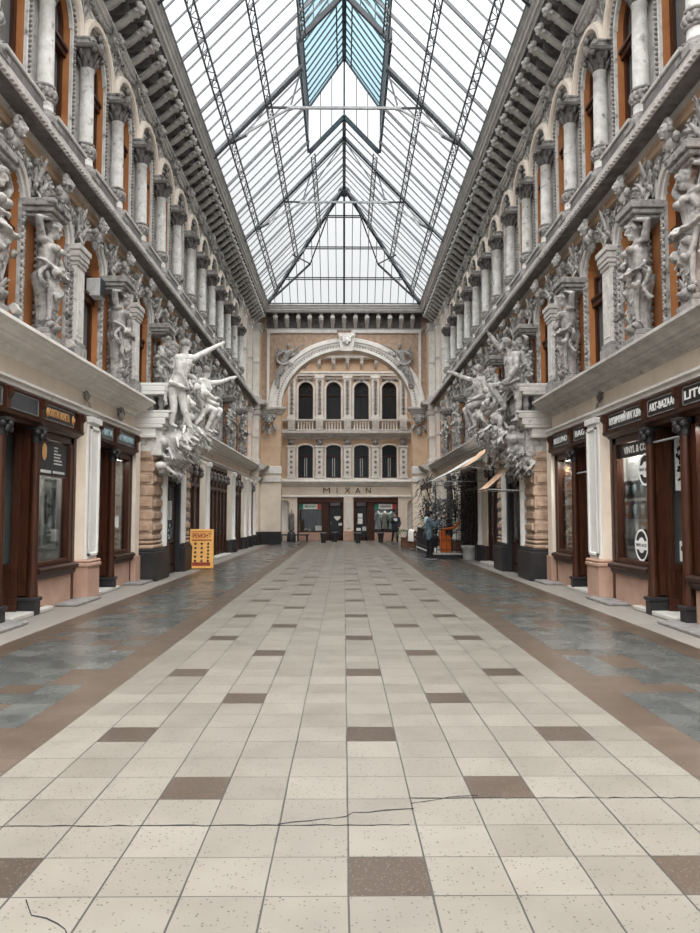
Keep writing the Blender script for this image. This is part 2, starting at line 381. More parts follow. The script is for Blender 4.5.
for side in 'LR':
    mb = MB(wallM(side))
    # 0 cream 1 orange 2 relief 3 pale 4 dark 5 pink
    for a, b in SOLID:
        mb.box(a, b, 0, 0.5, 0.62, H_BAND, 0); mb.box(a, b, -0.035, 0.5, 0, 0.62, 5)
    mb.box(XA, XB, 0, 0.5, H_BAND, H_C1, 0)
    # second storey piers and arches
    def storey(z0, zs, hw, rise, z1, depth, mp, ma, mr):
        xs = [XA]
        for c in BAYS: xs += [c - hw, c + hw]
        xs.append(XB)
        for i in range(0, len(xs), 2):
            a, b = xs[i], xs[i + 1]
            mb.quad((a, 0, z0), (b, 0, z0), (b, 0, zs), (a, 0, zs), mp)
            mb.quad((a, 0, zs), (b, 0, zs), (b, 0, z1), (a, 0, z1), ma)
        for c in BAYS:
            p = arch_pts(c, hw, zs, rise)
            for (x0, za), (x1, zb) in zip(p, p[1:]):
                mb.quad((x0, 0, za), (x1, 0, zb), (x1, 0, z1), (x0, 0, z1), ma)
                mb.quad((x0, depth, za), (x1, depth, zb), (x1, 0, zb), (x0, 0, za), mr)
            mb.quad((c - hw, depth, z0), (c - hw, depth, zs), (c - hw, 0, zs), (c - hw, 0, z0), mr)
            mb.quad((c + hw, 0, z0), (c + hw, 0, zs), (c + hw, depth, zs), (c + hw, depth, z0), mr)
    storey(H_C1, H_SPR2, HW2, RISE2, H_SOF2, 0.26, 1, 2, 1)
    storey(H_C2 - 0.25, H_SPR3, R3, R3, H_FR3, 0.26, 3, 3, 1)
    mb.box(XA, XB, -.004, 0.5, H_FR3 + .06, H_EAVE, 4)
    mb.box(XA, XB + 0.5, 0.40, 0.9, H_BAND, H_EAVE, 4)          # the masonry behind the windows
    mb.box(XA, XB, 2.0, 2.3, 0, H_BAND, 4)
    mb.box(XA, XB, 0.5, 2.3, H_BAND, H_BAND + 0.15, 4)
    build('wall_left' if side == 'L' else 'wall_right', mb, ['cream_plaster', 'orange_plaster', 'relief_stone', 'pale_stone', 'dark_stone', 'pink_plaster'], kind='structure')

# ------------------------------------------------------------------ continuous mouldings
ntrim = [0]
def trim(mb, mats):
    ntrim[0] += 1
    return build('trim_%d' % ntrim[0], mb, mats, kind='structure')
C1 = [(0.0, 3.92), (-0.05, 3.93), (-0.05, 3.97), (-0.11, 3.99), (-0.11, 4.02), (-0.17, 4.04), (-0.30, 4.05), (-0.30, 4.10), (-0.34, 4.11), (-0.37, 4.15), (-0.43, 4.18), (-0.43, 4.20), (-0.50, 4.22), (-0.50, 4.27), (-0.44, 4.29), (0.0, 4.31)]
CB = [(0.0, 3.40), (-0.05, 3.41), (-0.07, 3.45), (-0.12, 3.47), (-0.13, 3.52), (-0.17, 3.55), (-0.17, 3.59), (-0.10, 3.62), (0.0, 3.64)]
C2 = [(0.0, 7.47), (-0.05, 7.48), (-0.05, 7.54), (-0.10, 7.56), (-0.36, 7.57), (-0.36, 7.63), (-0.39, 7.65), (-0.39, 7.73), (-0.34, 7.76), (0.0, 7.80)]
CF2 = [(0.0, 7.28), (-0.06, 7.29), (-0.07, 7.33), (-0.03, 7.345), (-0.03, 7.43), (-0.06, 7.44), (-0.06, 7.48), (0.0, 7.49)]
C3 = [(0.0, 11.84), (-0.05, 11.85), (-0.07, 11.89), (-0.12, 11.91), (-0.12, 11.96), (0.0, 11.99)]
EV = [(0.0, 12.72), (-0.66, 12.72), (-0.68, 12.78), (-0.74, 12.80), (-0.75, 12.90), (-0.79, 12.93), (-0.80, 13.02), (-0.86, 13.06), (-0.86, 13.12), (-0.80, 13.16), (-0.40, 13.20), (0.0, 13.20)]
for side in 'LR':
    M = wallM(side)
    for pr, m, b in ((CB, 'pale_moulding', 39.4), (CF2, 'ochre_plaster', 39.4), (C3, 'pale_moulding', 39.4), (EV, 'eave_paint', YB)):
        mb = MB(M); mb.prof(pr, XA, b); trim(mb, m)
    # ledge over the shops; broken at the sculpted portal
    mb = MB(M); mb.prof(C1, XA, 17.45); mb.prof(C1, 21.9, 39.4)
    z = XA
    while z < 39.3:                      # small dentils under the ledge
        if not 17.4 < z < 21.85: mb.box(z, z + 0.035, -0.16, -0.05, 3.99, 4.035)
        z += 0.07
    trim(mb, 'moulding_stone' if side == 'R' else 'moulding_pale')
    # gallery cornice with its dark panelled soffit and toothed edge
    mb = MB(M); mb.prof(C2, XA, 39.4); mb.box(XA, 39.4, -.352, -.10, 7.552, 7.568, 1)
    z = XA
    while z < 39.4:
        mb.box(z, z + 0.06, -0.415, -0.36, 7.585, 7.645, 0); z += 0.12
    z = zc(-2)
    while z < 39:
        mb.bbox(z + 0.16, z + PITCH / 2 - 0.16, -0.32, -0.10, 7.545, 7.575, 0.012, 1); z += PITCH / 2
    trim(mb, ['moulding_stone', 'dark_stone'])
    mb = MB(M); mb.box(XA, YB, -.655, 0, 12.70, 12.73); trim(mb, 'dark_stone')
    # thin strings that edge the frieze below the corbels
    mb = MB(M); mb.prof([(0, 11.38), (-0.03, 11.39), (-0.04, 11.43), (0, 11.44)], XA, 39.4); trim(mb, 'pale_moulding')

# ------------------------------------------------------------------ floor
mb = MB()
def strip(x0, x1, y0, y1, m): mb.quad((x0, y0, 0), (x1, y0, 0), (x1, y1, 0), (x0, y1, 0), m)
T = 0.345; OX = 0.02; OY = 3.46
def row_y(r): return OY + r * T
R0, R1 = -12, int((YF + 0.5 - OY) / T) + 1
for c in range(-6, 6):
    for r in range(R0, R1):
        br = (r % 6 == 5 and c in (-5, 0, 4)) or (r % 6 == 2 and c in (-3, 2))
        strip(OX + c * T, OX + (c + 1) * T, row_y(r), row_y(r + 1), 1 if br else 0)
rng = random.Random(3)
for s in (-1, 1):
    def X(i): return OX + s * (6 + i) * T
    for r in range(R0, R1):
        for i in range(6):
            m = 4 if i in (0, 5) else 2
            if m == 2 and rng.random() < (0.26 if i in (1, 4) else 0.12): m = 4
            a, b = sorted((X(i), X(i + 1))); strip(a, b, row_y(r), row_y(r + 1), m)
    a, b = sorted((X(6), s * 7.2)); strip(a, b, row_y(R0), row_y(R1), 3)
fl = build('floor', mb, ['floor_white', 'floor_brown', 'floor_grey', 'floor_pave', 'floor_border'], kind='structure')
def crack(pts, w):
    mb = MB(); r = random.Random(int(abs(pts[0][0]) * 977))
    P = []
    for (x0, y0), (x1, y1) in zip(pts, pts[1:]):
        n = max(2, int(math.hypot(x1 - x0, y1 - y0) / 0.06))
        for i in range(n): P.append((x0 + (x1 - x0) * i / n + r.uniform(-.008, .008), y0 + (y1 - y0) * i / n + r.uniform(-.008, .008)))
    P.append(pts[-1])
    ws = [w * r.uniform(0.5, 1.3) for _ in P]
    vs = []
    for (x, y), ww in zip(P, ws): vs += [(x, y - ww, 0.0012), (x, y + ww, 0.0012)]
    for i in range(len(P) - 1): mb._add([vs[2 * i], vs[2 * i + 2], vs[2 * i + 3], vs[2 * i + 1]], [(0, 1, 2, 3)])
    build('crack', mb, 'black', fl)
def fp(x, y):           # floor point seen at an image position, used to lay out the cracks
    z = 1142.0 / (y - 516.0); return ((x - 344) / 735.0 * z, z + 0.10)
crack([(-3.0, OY + T), (0.02, OY + T), (0.33, OY + T + 0.005)], 0.006)
crack([fp(277, 823), fp(310, 820), fp(345, 816), fp(352, 812), fp(385, 810), fp(414, 808)], 0.006)
crack([fp(412, 803), fp(425, 801), fp(448, 797), fp(478, 795)], 0.005)
crack([(0.36, OY + 2 * T + 0.01), (2.1, OY + 2 * T)], 0.005)
crack([fp(26, 898), fp(36, 912), fp(60, 920), fp(70, 933)], 0.005)

# ------------------------------------------------------------------ far arch wall
AX, AHW, ASPR, ARISE = 0.15, 3.66, 7.50, 3.30
mb = MB()
y0, y1 = YB, YB + 1.1
P = arch_pts(AX, AHW, ASPR, ARISE, 32)
def wq(a, b, z0, z1, m): mb.quad((a, y0, z0), (b, y0, z0), (b, y0, z1), (a, y0, z1), m)
for s in (-1, 1):
    a, b = sorted((s * 5.2, AX + s * AHW))
    wq(a, b, 0, H_BAND, 0); wq(a, b, H_BAND, H_C1, 0); wq(a, b, H_C1, ASPR, 1); wq(a, b, ASPR, H_EAVE, 2)
    e = AX + s * AHW; mb.quad((e, y0, 0), (e, y1, 0), (e, y1, ASPR), (e, y0, ASPR), 1)
for (xa, za), (xb, zb) in zip(P, P[1:]):
    mb.quad((xa, y0, za), (xb, y0, zb), (xb, y0, H_EAVE), (xa, y0, H_EAVE), 2)
    mb.quad((xa, y0, za), (xa, y1, za), (xb, y1, zb), (xb, y0, zb), 0)
mb.box(-5.2, 5.2, y1 - 0.05, y1, 11.6, H_EAVE, 0)
build('wall_back', mb, ['cream_plaster', 'ochre_plaster', 'rust_stone'], kind='structure')
# the arch ring, its beaded channel and hood
mb = MB()
def ell(prof, m=0, n=48):
    mb.arc(prof, AX, ASPR, 0, PI, n, AHW / 3.5, ARISE / 3.5, m)
ell([(3.46, 0.3), (3.46, -0.10), (3.58, -0.10), (3.60, -0.05), (3.76, -0.05), (3.78, -0.10), (3.88, -0.12), (3.93, -0.18), (4.12, -0.18), (4.18, -0.08), (4.18, 0.05)])
mb2 = [(v[0], v[1] + YB, v[2]) for v in mb.v]; mb.v = mb2
trim(mb, 'pale_moulding')
mb = MB()
for i in range(74):
    a = PI * (i + 0.5) / 74
    mb.blob((AX + 3.68 * AHW / 3.5 * math.cos(a), YB - 0.055, ASPR + 3.68 * ARISE / 3.5 * math.sin(a)), 0.045, 6, 4)
o = trim(mb, 'grey_stone')
# bands across the piers, corner pier blocks, spandrel frames
for s in (-1, 1):
    mb = MB()
    a, b = sorted((AX + s * 3.58, s * 4.72))
    mb.bbox(a, b, YB - 0.20, YB + 0.2, 3.86, 4.27, 0.02, 0); mb.bbox(a, b, YB - 0.20, YB + 0.2, 3.40, 3.68, 0.02, 0)
    mb.bbox(a + 0.04, b - 0.04, YB - 0.12, YB + 0.2, 0.70, 3.40, 0.01, 1); mb.bbox(a, b, YB - 0.22, YB + 0.2, 0, 0.70, 0.02, 3)
    mb.bbox(a + 0.04, b - 0.04, YB - 0.12, YB + 0.2, 3.68, 3.86, 0.01, 1)
    mb.bbox(a + 0.06, b - 0.06, YB - 0.10, YB + 0.2, 4.27, 7.2, 0.01, 2)
    # impost cornice
    for z0, z1, d in ((7.12, 7.20, .14), (7.20, 7.32, .20), (7.32, 7.42, .28), (7.42, 7.54, .36)):
        i_ = AX + s * (3.58 - (d - .14)); mb.bbox(min(i_, s * 4.76), max(i_, s * 4.76), YB - d, YB + 0.2, z0, z1, 0.012, 4)
    trim(mb, ['pale_moulding', 'cream_plaster', 'ochre_plaster', 'plinth_dark', 'moulding_stone'])
    # spandrel frame: flat moulded bars along the top and the outer edge
    mb = MB()
    mb.bbox(min(s * 0.4, s * 4.3), max(s * 0.4, s * 4.3), YB - 0.10, YB, 11.70, 11.92, 0.02, 0)
    mb.bbox(min(s * 4.14, s * 4.28), max(s * 4.14, s * 4.28), YB - 0.10, YB, 7.5, 11.72, 0.02, 0)
    trim(mb, ['pale_moulding'])
mb = MB(); mb.prof([(y, z) for y, z in C3], -4.4, 4.4); mb.prof(EV, -4.3, 4.3)
mb.v = [(v[0], v[1] + YB, v[2]) for v in mb.v]; trim(mb, 'eave_paint')
mb = MB(); mb.box(-4.3, 4.3, YB - .66, YB, 12.70, 12.73); trim(mb, 'dark_stone')
mb = MB(); mb.box(-4.3, 4.3, YB - 0.02, YB + 0.1, H_FR3, H_EAVE0, 0); trim(mb, 'dark_stone')

# last stretch of the side walls: plain pilasters, a niche window and the stepped corner pier
for side in 'LR':
    M = wallM(side)
    mb = MB(M)
    for a, b, d in ((34.35, 34.75, .16), (35.9, 36.3, .16), (38.0, 38.45, .18), (39.2, 40.4, .42)):
        for lo, hi in ((H_C1 + .06, 7.25), (7.78, 11.86)):
            mb.bbox(a, b, -d, 0.1, lo, hi, 0.012, 0)
            mb.bbox(a + .08, b - .08, -d - .02, 0.1, lo + .35, hi - .45, 0.01, 1)
            mb.bbox(a - .05, b + .05, -d - .05, 0.1, lo, lo + .22, 0.015, 2)
            mb.bbox(a - .05, b + .05, -d - .05, 0.1, hi - .28, hi, 0.015, 2)
            mb.bbox(a - .03, b + .03, -d - .03, 0.1, (lo + hi) / 2 - .06, (lo + hi) / 2 + .06, 0.015, 2)
    for pr in (CB, C1, CF2, C2, C3):
        mb.prof([(y - 0.42, z) for y, z in pr] + [(0.1, pr[-1][1]), (0.1, pr[0][1])], 39.15, 40.4, 2)
    mb.bbox(39.2, 40.4, -0.42, 0.1, 0.7, 4.0, 0.01, 3); mb.bbox(39.15, 40.4, -0.5, 0.1, 0, 0.7, 0.02, 4)
    trim(mb, ['pale_moulding', 'ochre_plaster', 'moulding_stone', 'cream_plaster', 'plinth_dark'])

# ------------------------------------------------------------------ glass roof
EX, EZ, RH = 4.2, 13.12, 17.60
SL = (RH - EZ) / EX
YH0, YH1 = 35.0, 39.62
RA = 6.0
LA, LB, LX = 21.6, 28.6, 1.40
def rz_(x): return RH - SL * abs(x)
mb = MB()
def pane(x0, x1, a, b):
    mb.quad((x0, a, rz_(x0)), (x1, a, rz_(x1)), (x1, b, rz_(x1)), (x0, b, rz_(x0)), 0)
for s in (-1, 1):
    pane(s * LX, 0, RA, LA); pane(s * EX, s * LX, RA, YH0); pane(s * LX, 0, LB, YH0)
    mb._add([(s * EX, YH0, EZ), (0, YH0, RH), (s * EX, YH1, EZ)], [(0, 1, 2)], 0)
mb._add([(-EX, YH1, EZ), (EX, YH1, EZ), (0, YH0, RH)], [(0, 1, 2)], 0)
ceil = build('ceiling', mb, ['roof_glass'], kind='structure')
# glazing bars
mb = MB()
bars = []
def bar(m_, p, q, w, h, n=4, lift=0.0):
    p = Vector(p); q = Vector(q); t = (q - p).normalized()
    up = Vector((0, 0, 1)); sd = t.cross(up)
    if sd.length < 1e-4: sd = Vector((1, 0, 0))
    sd.normalize(); u = sd.cross(t)
    vs = []
    for c in (p, q):
        for a, b in ((-1, -1), (1, -1), (1, 1), (-1, 1)):
            vs.append(tuple(c + sd * (a * w / 2) + u * (b * h / 2 + lift)))
    m_._add(vs, [(0, 3, 2, 1), (4, 5, 6, 7), (0, 1, 5, 4), (1, 2, 6, 5), (2, 3, 7, 6), (3, 0, 4, 7)], 0)
y = RA
i = 0
raft = []
while y < YH1 - 0.2:
    big = i % 4 == 0
    for s in (-1, 1):
        top = 0.0
        if y > YH0: top = EX * (y - YH0) / (YH1 - YH0)
        inner = LX if LA < y < LB else top
        w, h = (0.050, 0.09) if big else (0.027, 0.045)
        (raft if big else bars).append(((s * EX, y, EZ), (s * inner, y, rz_(inner)), w, h))
    y += 0.6; i += 1
x = -EX + 0.42
while x < EX - 0.2:
    yy = YH0 + (YH1 - YH0) * abs(x) / EX
    bars.append(((x, YH1, EZ), (x, yy, rz_(x)), 0.035, 0.05)); x += 0.42
for p, q, w, h in bars: bar(mb, p, q, w, h)
for f in (0.33, 0.66):
    for s in (-1, 1): pass
build('glazing_bar', mb, 'iron', ceil)
mb = MB()
for p, q, w, h in raft: bar(mb, p, q, w, h, lift=-0.05)
build('rafter', mb, 'iron', ceil)
mb = MB()
for s in (-1, 1):
    bar(mb, (s * EX, YH1, EZ), (0, YH0, RH), 0.13, 0.16)
    bar(mb, (s * EX, RA, EZ + .02), (s * EX, YH1, EZ + .02), 0.14, 0.10)
bar(mb, (-EX, YH1, EZ + .02), (EX, YH1, EZ + .02), 0.14, 0.10)
bar(mb, (0, RA, RH - .05), (0, LA, RH - .05), 0.14, 0.26); bar(mb, (0, LB, RH - .05), (0, YH0 + .05, RH - .05), 0.14, 0.26)
bar(mb, (0, YH1, EZ), (0, YH0, RH - 0.05), 0.10, 0.12)
for fz in (0.25, 0.52, 0.78):                                   # cross bars of the hipped end
    yy = YH1 + (YH0 - YH1) * fz; hx = EX * (1 - fz)
    bar(mb, (-hx, yy - .12, EZ + (RH - EZ) * fz - 0.14), (hx, yy - .12, EZ + (RH - EZ) * fz - 0.14), 0.05, 0.05)
    bar(mb, (-hx, yy, EZ + (RH - EZ) * fz), (hx, yy, EZ + (RH - EZ) * fz), 0.05, 0.05)
for s in (-1, 1):
    bar(mb, (s * 4.1, 39.3, EZ + 0.02), (s * 1.75, 37.2, 14.55), 0.07, 0.09)
    bar(mb, (s * 1.75, 37.2, 14.55), (s * 0.5, 34.8, RH - .7), 0.05, 0.05)
    bar(mb, (s * 1.75, 37.2, 14.55), (s * 2.6, 36.0, 14.6), 0.05, 0.05)
mb.blob((0, YH0, RH - 0.2), (0.32, 0.32, 0.26), 8, 5)
build('ridge_beam', mb, 'iron_dark', ceil)

# lattice girders running along the slopes under the glass
LABP = ['lowest', 'middle', 'topmost']
for s, sd in ((-1, 'L'), (1, 'R')):
    for j, px in enumerate((3.72, 2.55, 1.37)):
        mb = MB()
        y_end = YH0 + (YH1 - YH0) * px / EX - 0.15
        n = Vector((s * SL, 0, 1)).normalized(); t = Vector((-s, 0, SL)).normalized()
        def gp(y, a, d): return Vector((s * px, y, rz_(px))) + t * a - n * d
        a0 = 0.11
        segs = [(RA, y_end)] if j < 2 else [(RA, LA - 0.1), (LB + 0.1, y_end)]
        for ya, yb in segs:
            bar(mb, gp(ya, -a0, .16), gp(yb, -a0, .16), 0.045, 0.045); bar(mb, gp(ya, a0, .16), gp(yb, a0, .16), 0.045, 0.045)
            y = ya; u = 1
            while y < yb - 0.3:
                bar(mb, gp(y, -a0 * u, .16), gp(y + 0.36, a0 * u, .16), 0.022, 0.022)
                bar(mb, gp(y, a0 * u, .16), gp(y + 0.36, -a0 * u, .16), 0.022, 0.022) if int(y * 3) % 3 == 0 else None
                bar(mb, gp(y, -a0, .16), gp(y, a0, .16), 0.018, 0.018) if u > 0 else None
                y += 0.36; u = -u
        me = mb.mesh('lattice_girder', 'iron'); 
        o = obj('lattice_girder', me)
        tag(o, 'grey iron lattice girder, %s on the roof slope of the %s' % (LABP[j], SIDE[sd]), 'girder', 'lattice girders under the glass roof')

# trusses
for q, ty in enumerate((15.8, 22.95, 30.1)):
    t = thing('roof_truss', 'iron roof truss with tie rods, %s from the camera' % nth(q), 'roof truss', (0, ty, EZ), 0, 'trusses of the glass roof')
    def part(name, lines, m='iron'):
        mb = MB()
        for p, e, w in lines: bar(mb, (p[0], 0, p[1] - EZ), (e[0], 0, e[1] - EZ), w, w)
        build(name, mb, m, t)
    NX, NZ = 1.75, 14.72
    for s in (-1, 1):
        part('truss_rafter', [((s * EX, EZ - .08), (s * LX * 0.98, rz_(LX) - .10), 0.09)] + ([((s * LX, rz_(LX) - .1), (0, RH - .1), 0.09)] if q != 1 else []), 'iron_dark')
        part('strut', [((s * NX, NZ), (s * 2.55, rz_(2.55) - .15), 0.06)], 'iron_dark')
        part('strut', [((s * NX, NZ), (s * LX, rz_(LX) - .1), 0.05)], 'iron')
        part('strut', [((s * 3.15, 13.78), (s * 3.72, rz_(3.72) - .15), 0.05)], 'iron_dark')
        part('strut', [((s * 3.15, 13.78), (s * 2.55, rz_(2.55) - .15), 0.04)], 'iron_light')
        part('tie_rod', [((s * EX, EZ + .12), (s * NX, NZ), 0.06)], 'iron_light')
        if q != 1: part('tie_rod', [((s * NX, NZ), (0.0, RH - .2), 0.035)], 'iron')
        mb = MB(); mb.blob((s * NX, 0, NZ - EZ), (0.14, 0.05, 0.10), 8, 5); build('gusset_plate', mb, 'iron_light', t)
    part('tie_beam', [((-NX, NZ), (NX, NZ), 0.075)], 'iron_light')

# lantern over the ridge
lt = thing('roof_lantern', 'raised ridge lantern with blue tinted glass at the top of the roof', 'roof lantern', (0, LA, rz_(LX)), 0)
LO = Vector((0, LA, rz_(LX)))
LE, LR_ = 18.0, 20.05
def lb(name, lines, m):
    mb = MB()
    for p, e, w, h in lines: bar(mb, Vector(p) - LO, Vector(e) - LO, w, h)
    return build(name, mb, m, lt)
for s in (-1, 1):
    mb = MB(Matrix.Translation(-LO)); mb.box(min(s * LX, s * (LX + .08)), max(s * LX, s * (LX + .08)), LA, LB, rz_(LX) - .02, rz_(LX) + 0.42)
    mb.box(min(s * LX, s * (LX + .06)), max(s * LX, s * (LX + .06)), LA, LB, LE - 0.12, LE + .05)
    k = build('kerb', mb, 'iron_dark', lt)
    mb = MB(Matrix.Translation(-LO)); mb.quad((s * (LX + .03), LA, rz_(LX) + .4), (s * (LX + .03), LB, rz_(LX) + .4), (s * (LX + .03), LB, LE), (s * (LX + .03), LA, LE)); build('side_pane', mb, 'roof_glass', lt)
    mb = MB(Matrix.Translation(-LO)); mb.quad((s * LX, LA, LE), (0, LA, LR_), (0, LB, LR_), (s * LX, LB, LE)); build('blue_pane', mb, 'blue_glass', lt)['label'] = 'blue tinted glass slope'
    lb('glazing_bar', [((s * LX, LA + .42 * i, LE), (0, LA + .42 * i, LR_), .035, .05) for i in range(17)] + [((s * (LX + .03), LA + .42 * i, rz_(LX) + .4), (s * (LX + .03), LA + .42 * i, LE), .03, .03) for i in range(17)], 'iron_dark')
lb('ridge_beam', [((0, LA, LR_ - .05), (0, LB, LR_ - .05), .16, .18), ((-.28, LA, LR_ - .42), (-.28, LB, LR_ - .42), .05, .06), ((.28, LA, LR_ - .42), (.28, LB, LR_ - .42), .05, .06)], 'iron_dark')
for yy in (LA, LB):
    mb = MB(Matrix.Translation(-LO)); mb._add([(-LX, yy, rz_(LX)), (LX, yy, rz_(LX)), (LX, yy, LE), (0, yy, LR_), (-LX, yy, LE)], [(0, 1, 2, 3, 4)]); build('gable_pane', mb, 'roof_glass', lt)
    lb('gable_bar', [((x, yy, rz_(x)), (x, yy, LR_ - (LR_ - LE) / LX * abs(x)), .03, .03) for x in (-.95, -.5, .5, .95)] + [((0, yy, RH), (0, yy, LR_), .07, .07), ((-LX, yy, LE), (0, yy, LR_), .07, .07), ((LX, yy, LE), (0, yy, LR_), .07, .07), ((-LX, yy, rz_(LX)), (0, yy, RH), .13, .15), ((LX, yy, rz_(LX)), (0, yy, RH), .13, .15), ((-LX, yy, LE), (LX, yy, LE), .05, .05)], 'iron_dark')
# ------------------------------------------------------------------ carved ornament
def scroll(mb, x, z, r, turns=1.4, sgn=1, a0=0.0, th=0.035, y=-0.03, rise=0.05, n=18, seg=5):
    pts = []; rad = []
    for i in range(n + 1):
        t = i / n; a = a0 + sgn * 2 * PI * turns * t; rr = r * (1 - 0.88 * t)
        pts.append((x + rr * math.cos(a), y - rise * math.sin(PI * 0.5 * t), z + rr * math.sin(a))); rad.append(th * (1 - 0.45 * t))
    mb.tube(pts, rad, seg)
    mb.blob((x, y - rise, z), th * 1.35, 6, 4)
def leaf(mb, x, z, ang, ln, wd, y=-0.02, out=0.08, curl=0.06, lobes=3, th=0.35):
    """acanthus leaf lying on the wall, tip curling outwards"""
    d = Vector((math.cos(ang), 0, math.sin(ang))); sdv = Vector((-math.sin(ang), 0, math.cos(ang)))
    b = Vector((x, y, z)); pts = []; rad = []
    for i in range(6):
        t = i / 5; pts.append(b + d * (ln * t) + Vector((0, -out * math.sin(t * 1.9) - curl * t ** 3, 0))); rad.append(wd * (0.22 + 0.5 * math.sin(PI * min(1, t * 0.9 + 0.08))) * 0.5)
    mb.tube(pts, rad, 5, flat=th, up=(0, -1, 0))
    for i in range(lobes):
        t = 0.15 + 0.62 * i / max(1, lobes - 1) if lobes > 1 else 0.4
        for s in (-1, 1):
            p0 = b + d * (ln * t) + Vector((0, -out * math.sin(t * 1.9), 0))
            p1 = p0 + sdv * (s * wd * 0.45) + d * (ln * 0.16); p2 = p0 + sdv * (s * wd * 0.62) + d * (ln * 0.30) + Vector((0, -0.03, 0))
            mb.tube([p0, p1, p2], [wd * 0.15, wd * 0.13, wd * 0.05], 4, flat=0.6, up=(0, -1, 0))
def rosette(mb, x, z, r, y=-0.03, n=6):
    for i in range(n):
        a = 2 * PI * i / n
        mb.blob((x + r * 0.6 * math.cos(a), y, z + r * 0.6 * math.sin(a)), (r * 0.36, r * 0.4, r * 0.36), 6, 4)
    mb.blob((x, y - r * 0.3, z), r * 0.36, 6, 4)
def mask(mb, x, z, s, y=-0.05):
    """carved head: skull, brow, nose, cheeks, chin, curls"""
    mb.blob((x, y - s * 0.30, z), (s * 0.42, s * 0.46, s * 0.55), 10, 7)
    mb.blob((x, y - s * 0.74, z - s * 0.04), (s * 0.08, s * 0.13, s * 0.16), 6, 4)
    mb.blob((x, y - s * 0.66, z + s * 0.16), (s * 0.30, s * 0.10, s * 0.07), 6, 4)
    mb.blob((x, y - s * 0.62, z - s * 0.26), (s * 0.16, s * 0.10, s * 0.05), 6, 4)
    mb.blob((x, y - s * 0.58, z - s * 0.44), (s * 0.16, s * 0.13, s * 0.12), 6, 4)
    for k in (-1, 1): mb.blob((x + k * s * 0.24, y - s * 0.56, z - s * 0.10), (s * 0.13, s * 0.12, s * 0.13), 6, 4)
    for i in range(9):
        a = -0.35 + (PI + 0.7) * i / 8
        mb.blob((x + s * 0.50 * math.cos(a), y - s * 0.28, z + s * 0.12 + s * 0.52 * math.sin(a)), s * 0.19, 6, 4)
def swag(mb, x0, x1, z, drop, th, y=-0.04, n=12):
    for i in range(n + 1):
        t = i / n; x = x0 + (x1 - x0) * t; q = 4 * t * (1 - t)
        mb.blob((x, y - 0.02 * q, z - drop * q), (th * (0.6 + 0.6 * q), th * (0.7 + 0.5 * q), th * (0.6 + 0.6 * q)), 6, 4)
def mesh_of(name, mats, fn, M=None):
    mb = MB(M); fn(mb); return mb.mesh(name, mats)

# ---- third storey: columns
def f(mb): mb.lathe([(.15, H_C2 + .0), (.15, H_C2 + .1), (.135, H_C2 + .12), (.135, 8.12), (.132, 8.6), (.128, 9.2), (.118, H_CAP0 - .04), (.13, H_CAP0 - .03), (.13, H_CAP0)], 0, -.20, 18)
m_shaft = mesh_of('shaft', 'white_stone', f)
def f(mb):
    mb.bbox(-.21, .21, -.41, 0.02, H_C2 - .02, H_C2 + .09, .012); mb.lathe([(.19, H_C2 + .09), (.20, H_C2 + .12), (.19, H_C2 + .16), (.15, H_C2 + .18), (.165, H_C2 + .21), (.15, H_C2 + .24)], 0, -.20, 16)
m_base = mesh_of('base', 'grey_stone', f)
def f(mb):
    for z in (8.17, 8.40): mb.lathe([(.14, z - .03), (.165, z - .015), (.165, z + .015), (.14, z + .03)], 0, -.20, 16)
    for i in range(7):
        a = PI + PI * i / 6
        mb.blob((.155 * math.cos(a), -.20 + .155 * math.sin(a), 8.28), (.05, .05, .085), 6, 4)
        mb.blob((.16 * math.cos(a + .25), -.20 + .16 * math.sin(a + .25), 8.22), (.035, .035, .05), 5, 4)
    for s in (-1, 1):
        scroll(mb, s * .20, 8.30, .085, 1.2, s, PI / 2, .03, -.16, .06, 12); leaf(mb, s * .16, 8.20, PI / 2 + s * -1.9, .22, .14, -.14, .05, .03, 2)
m_collar = mesh_of('collar', 'grey_stone', f)
def f(mb):
    mb.lathe([(.118, H_CAP0), (.125, H_CAP0 + .1), (.16, H_CAP0 + .24), (.20, H_CAP0 + .31)], 0, -.20, 14)
    for ring, (z, ln, n, ofs) in enumerate(((H_CAP0, .17, 8, 0), (H_CAP0 + .11, .19, 8, PI / 8))):
        for i in range(n):
            a = 2 * PI * i / n + ofs; d = Vector((math.cos(a), math.sin(a), 0)); c = Vector((0, -.20, z))
            r0 = .125 + ring * .015
            mb.tube([c + d * r0, c + d * (r0 + .035) + Vector((0, 0, ln * .6)), c + d * (r0 + .085) + Vector((0, 0, ln)), c + d * (r0 + .115) + Vector((0, 0, ln * .86))], [.045, .055, .045, .02], 5, flat=.4, up=tuple(d))
    for sx in (-1, 1):
        for sy in (-1, 1): mb.blob((sx * .19, -.20 + sy * .19, H_CAP0 + .28), (.06, .06, .06), 7, 5)
    mb.bbox(-.24, .24, -.44, .04, H_CAP0 + .31, H_CAP1, .02); mb.blob((0, -.44, H_CAP0 + .33), .05, 6, 4)
m_cap = mesh_of('capital', 'dark_stone', f)
def f(mb): mb.bbox(-.15, .15, -.26, .04, H_CAP1, H_SPR3 - .03, .01); mb.bbox(-.17, .17, -.28, .04, H_SPR3 - .04, H_SPR3 + .02, .015)
m_imp = mesh_of('impost', 'relief_stone', f)

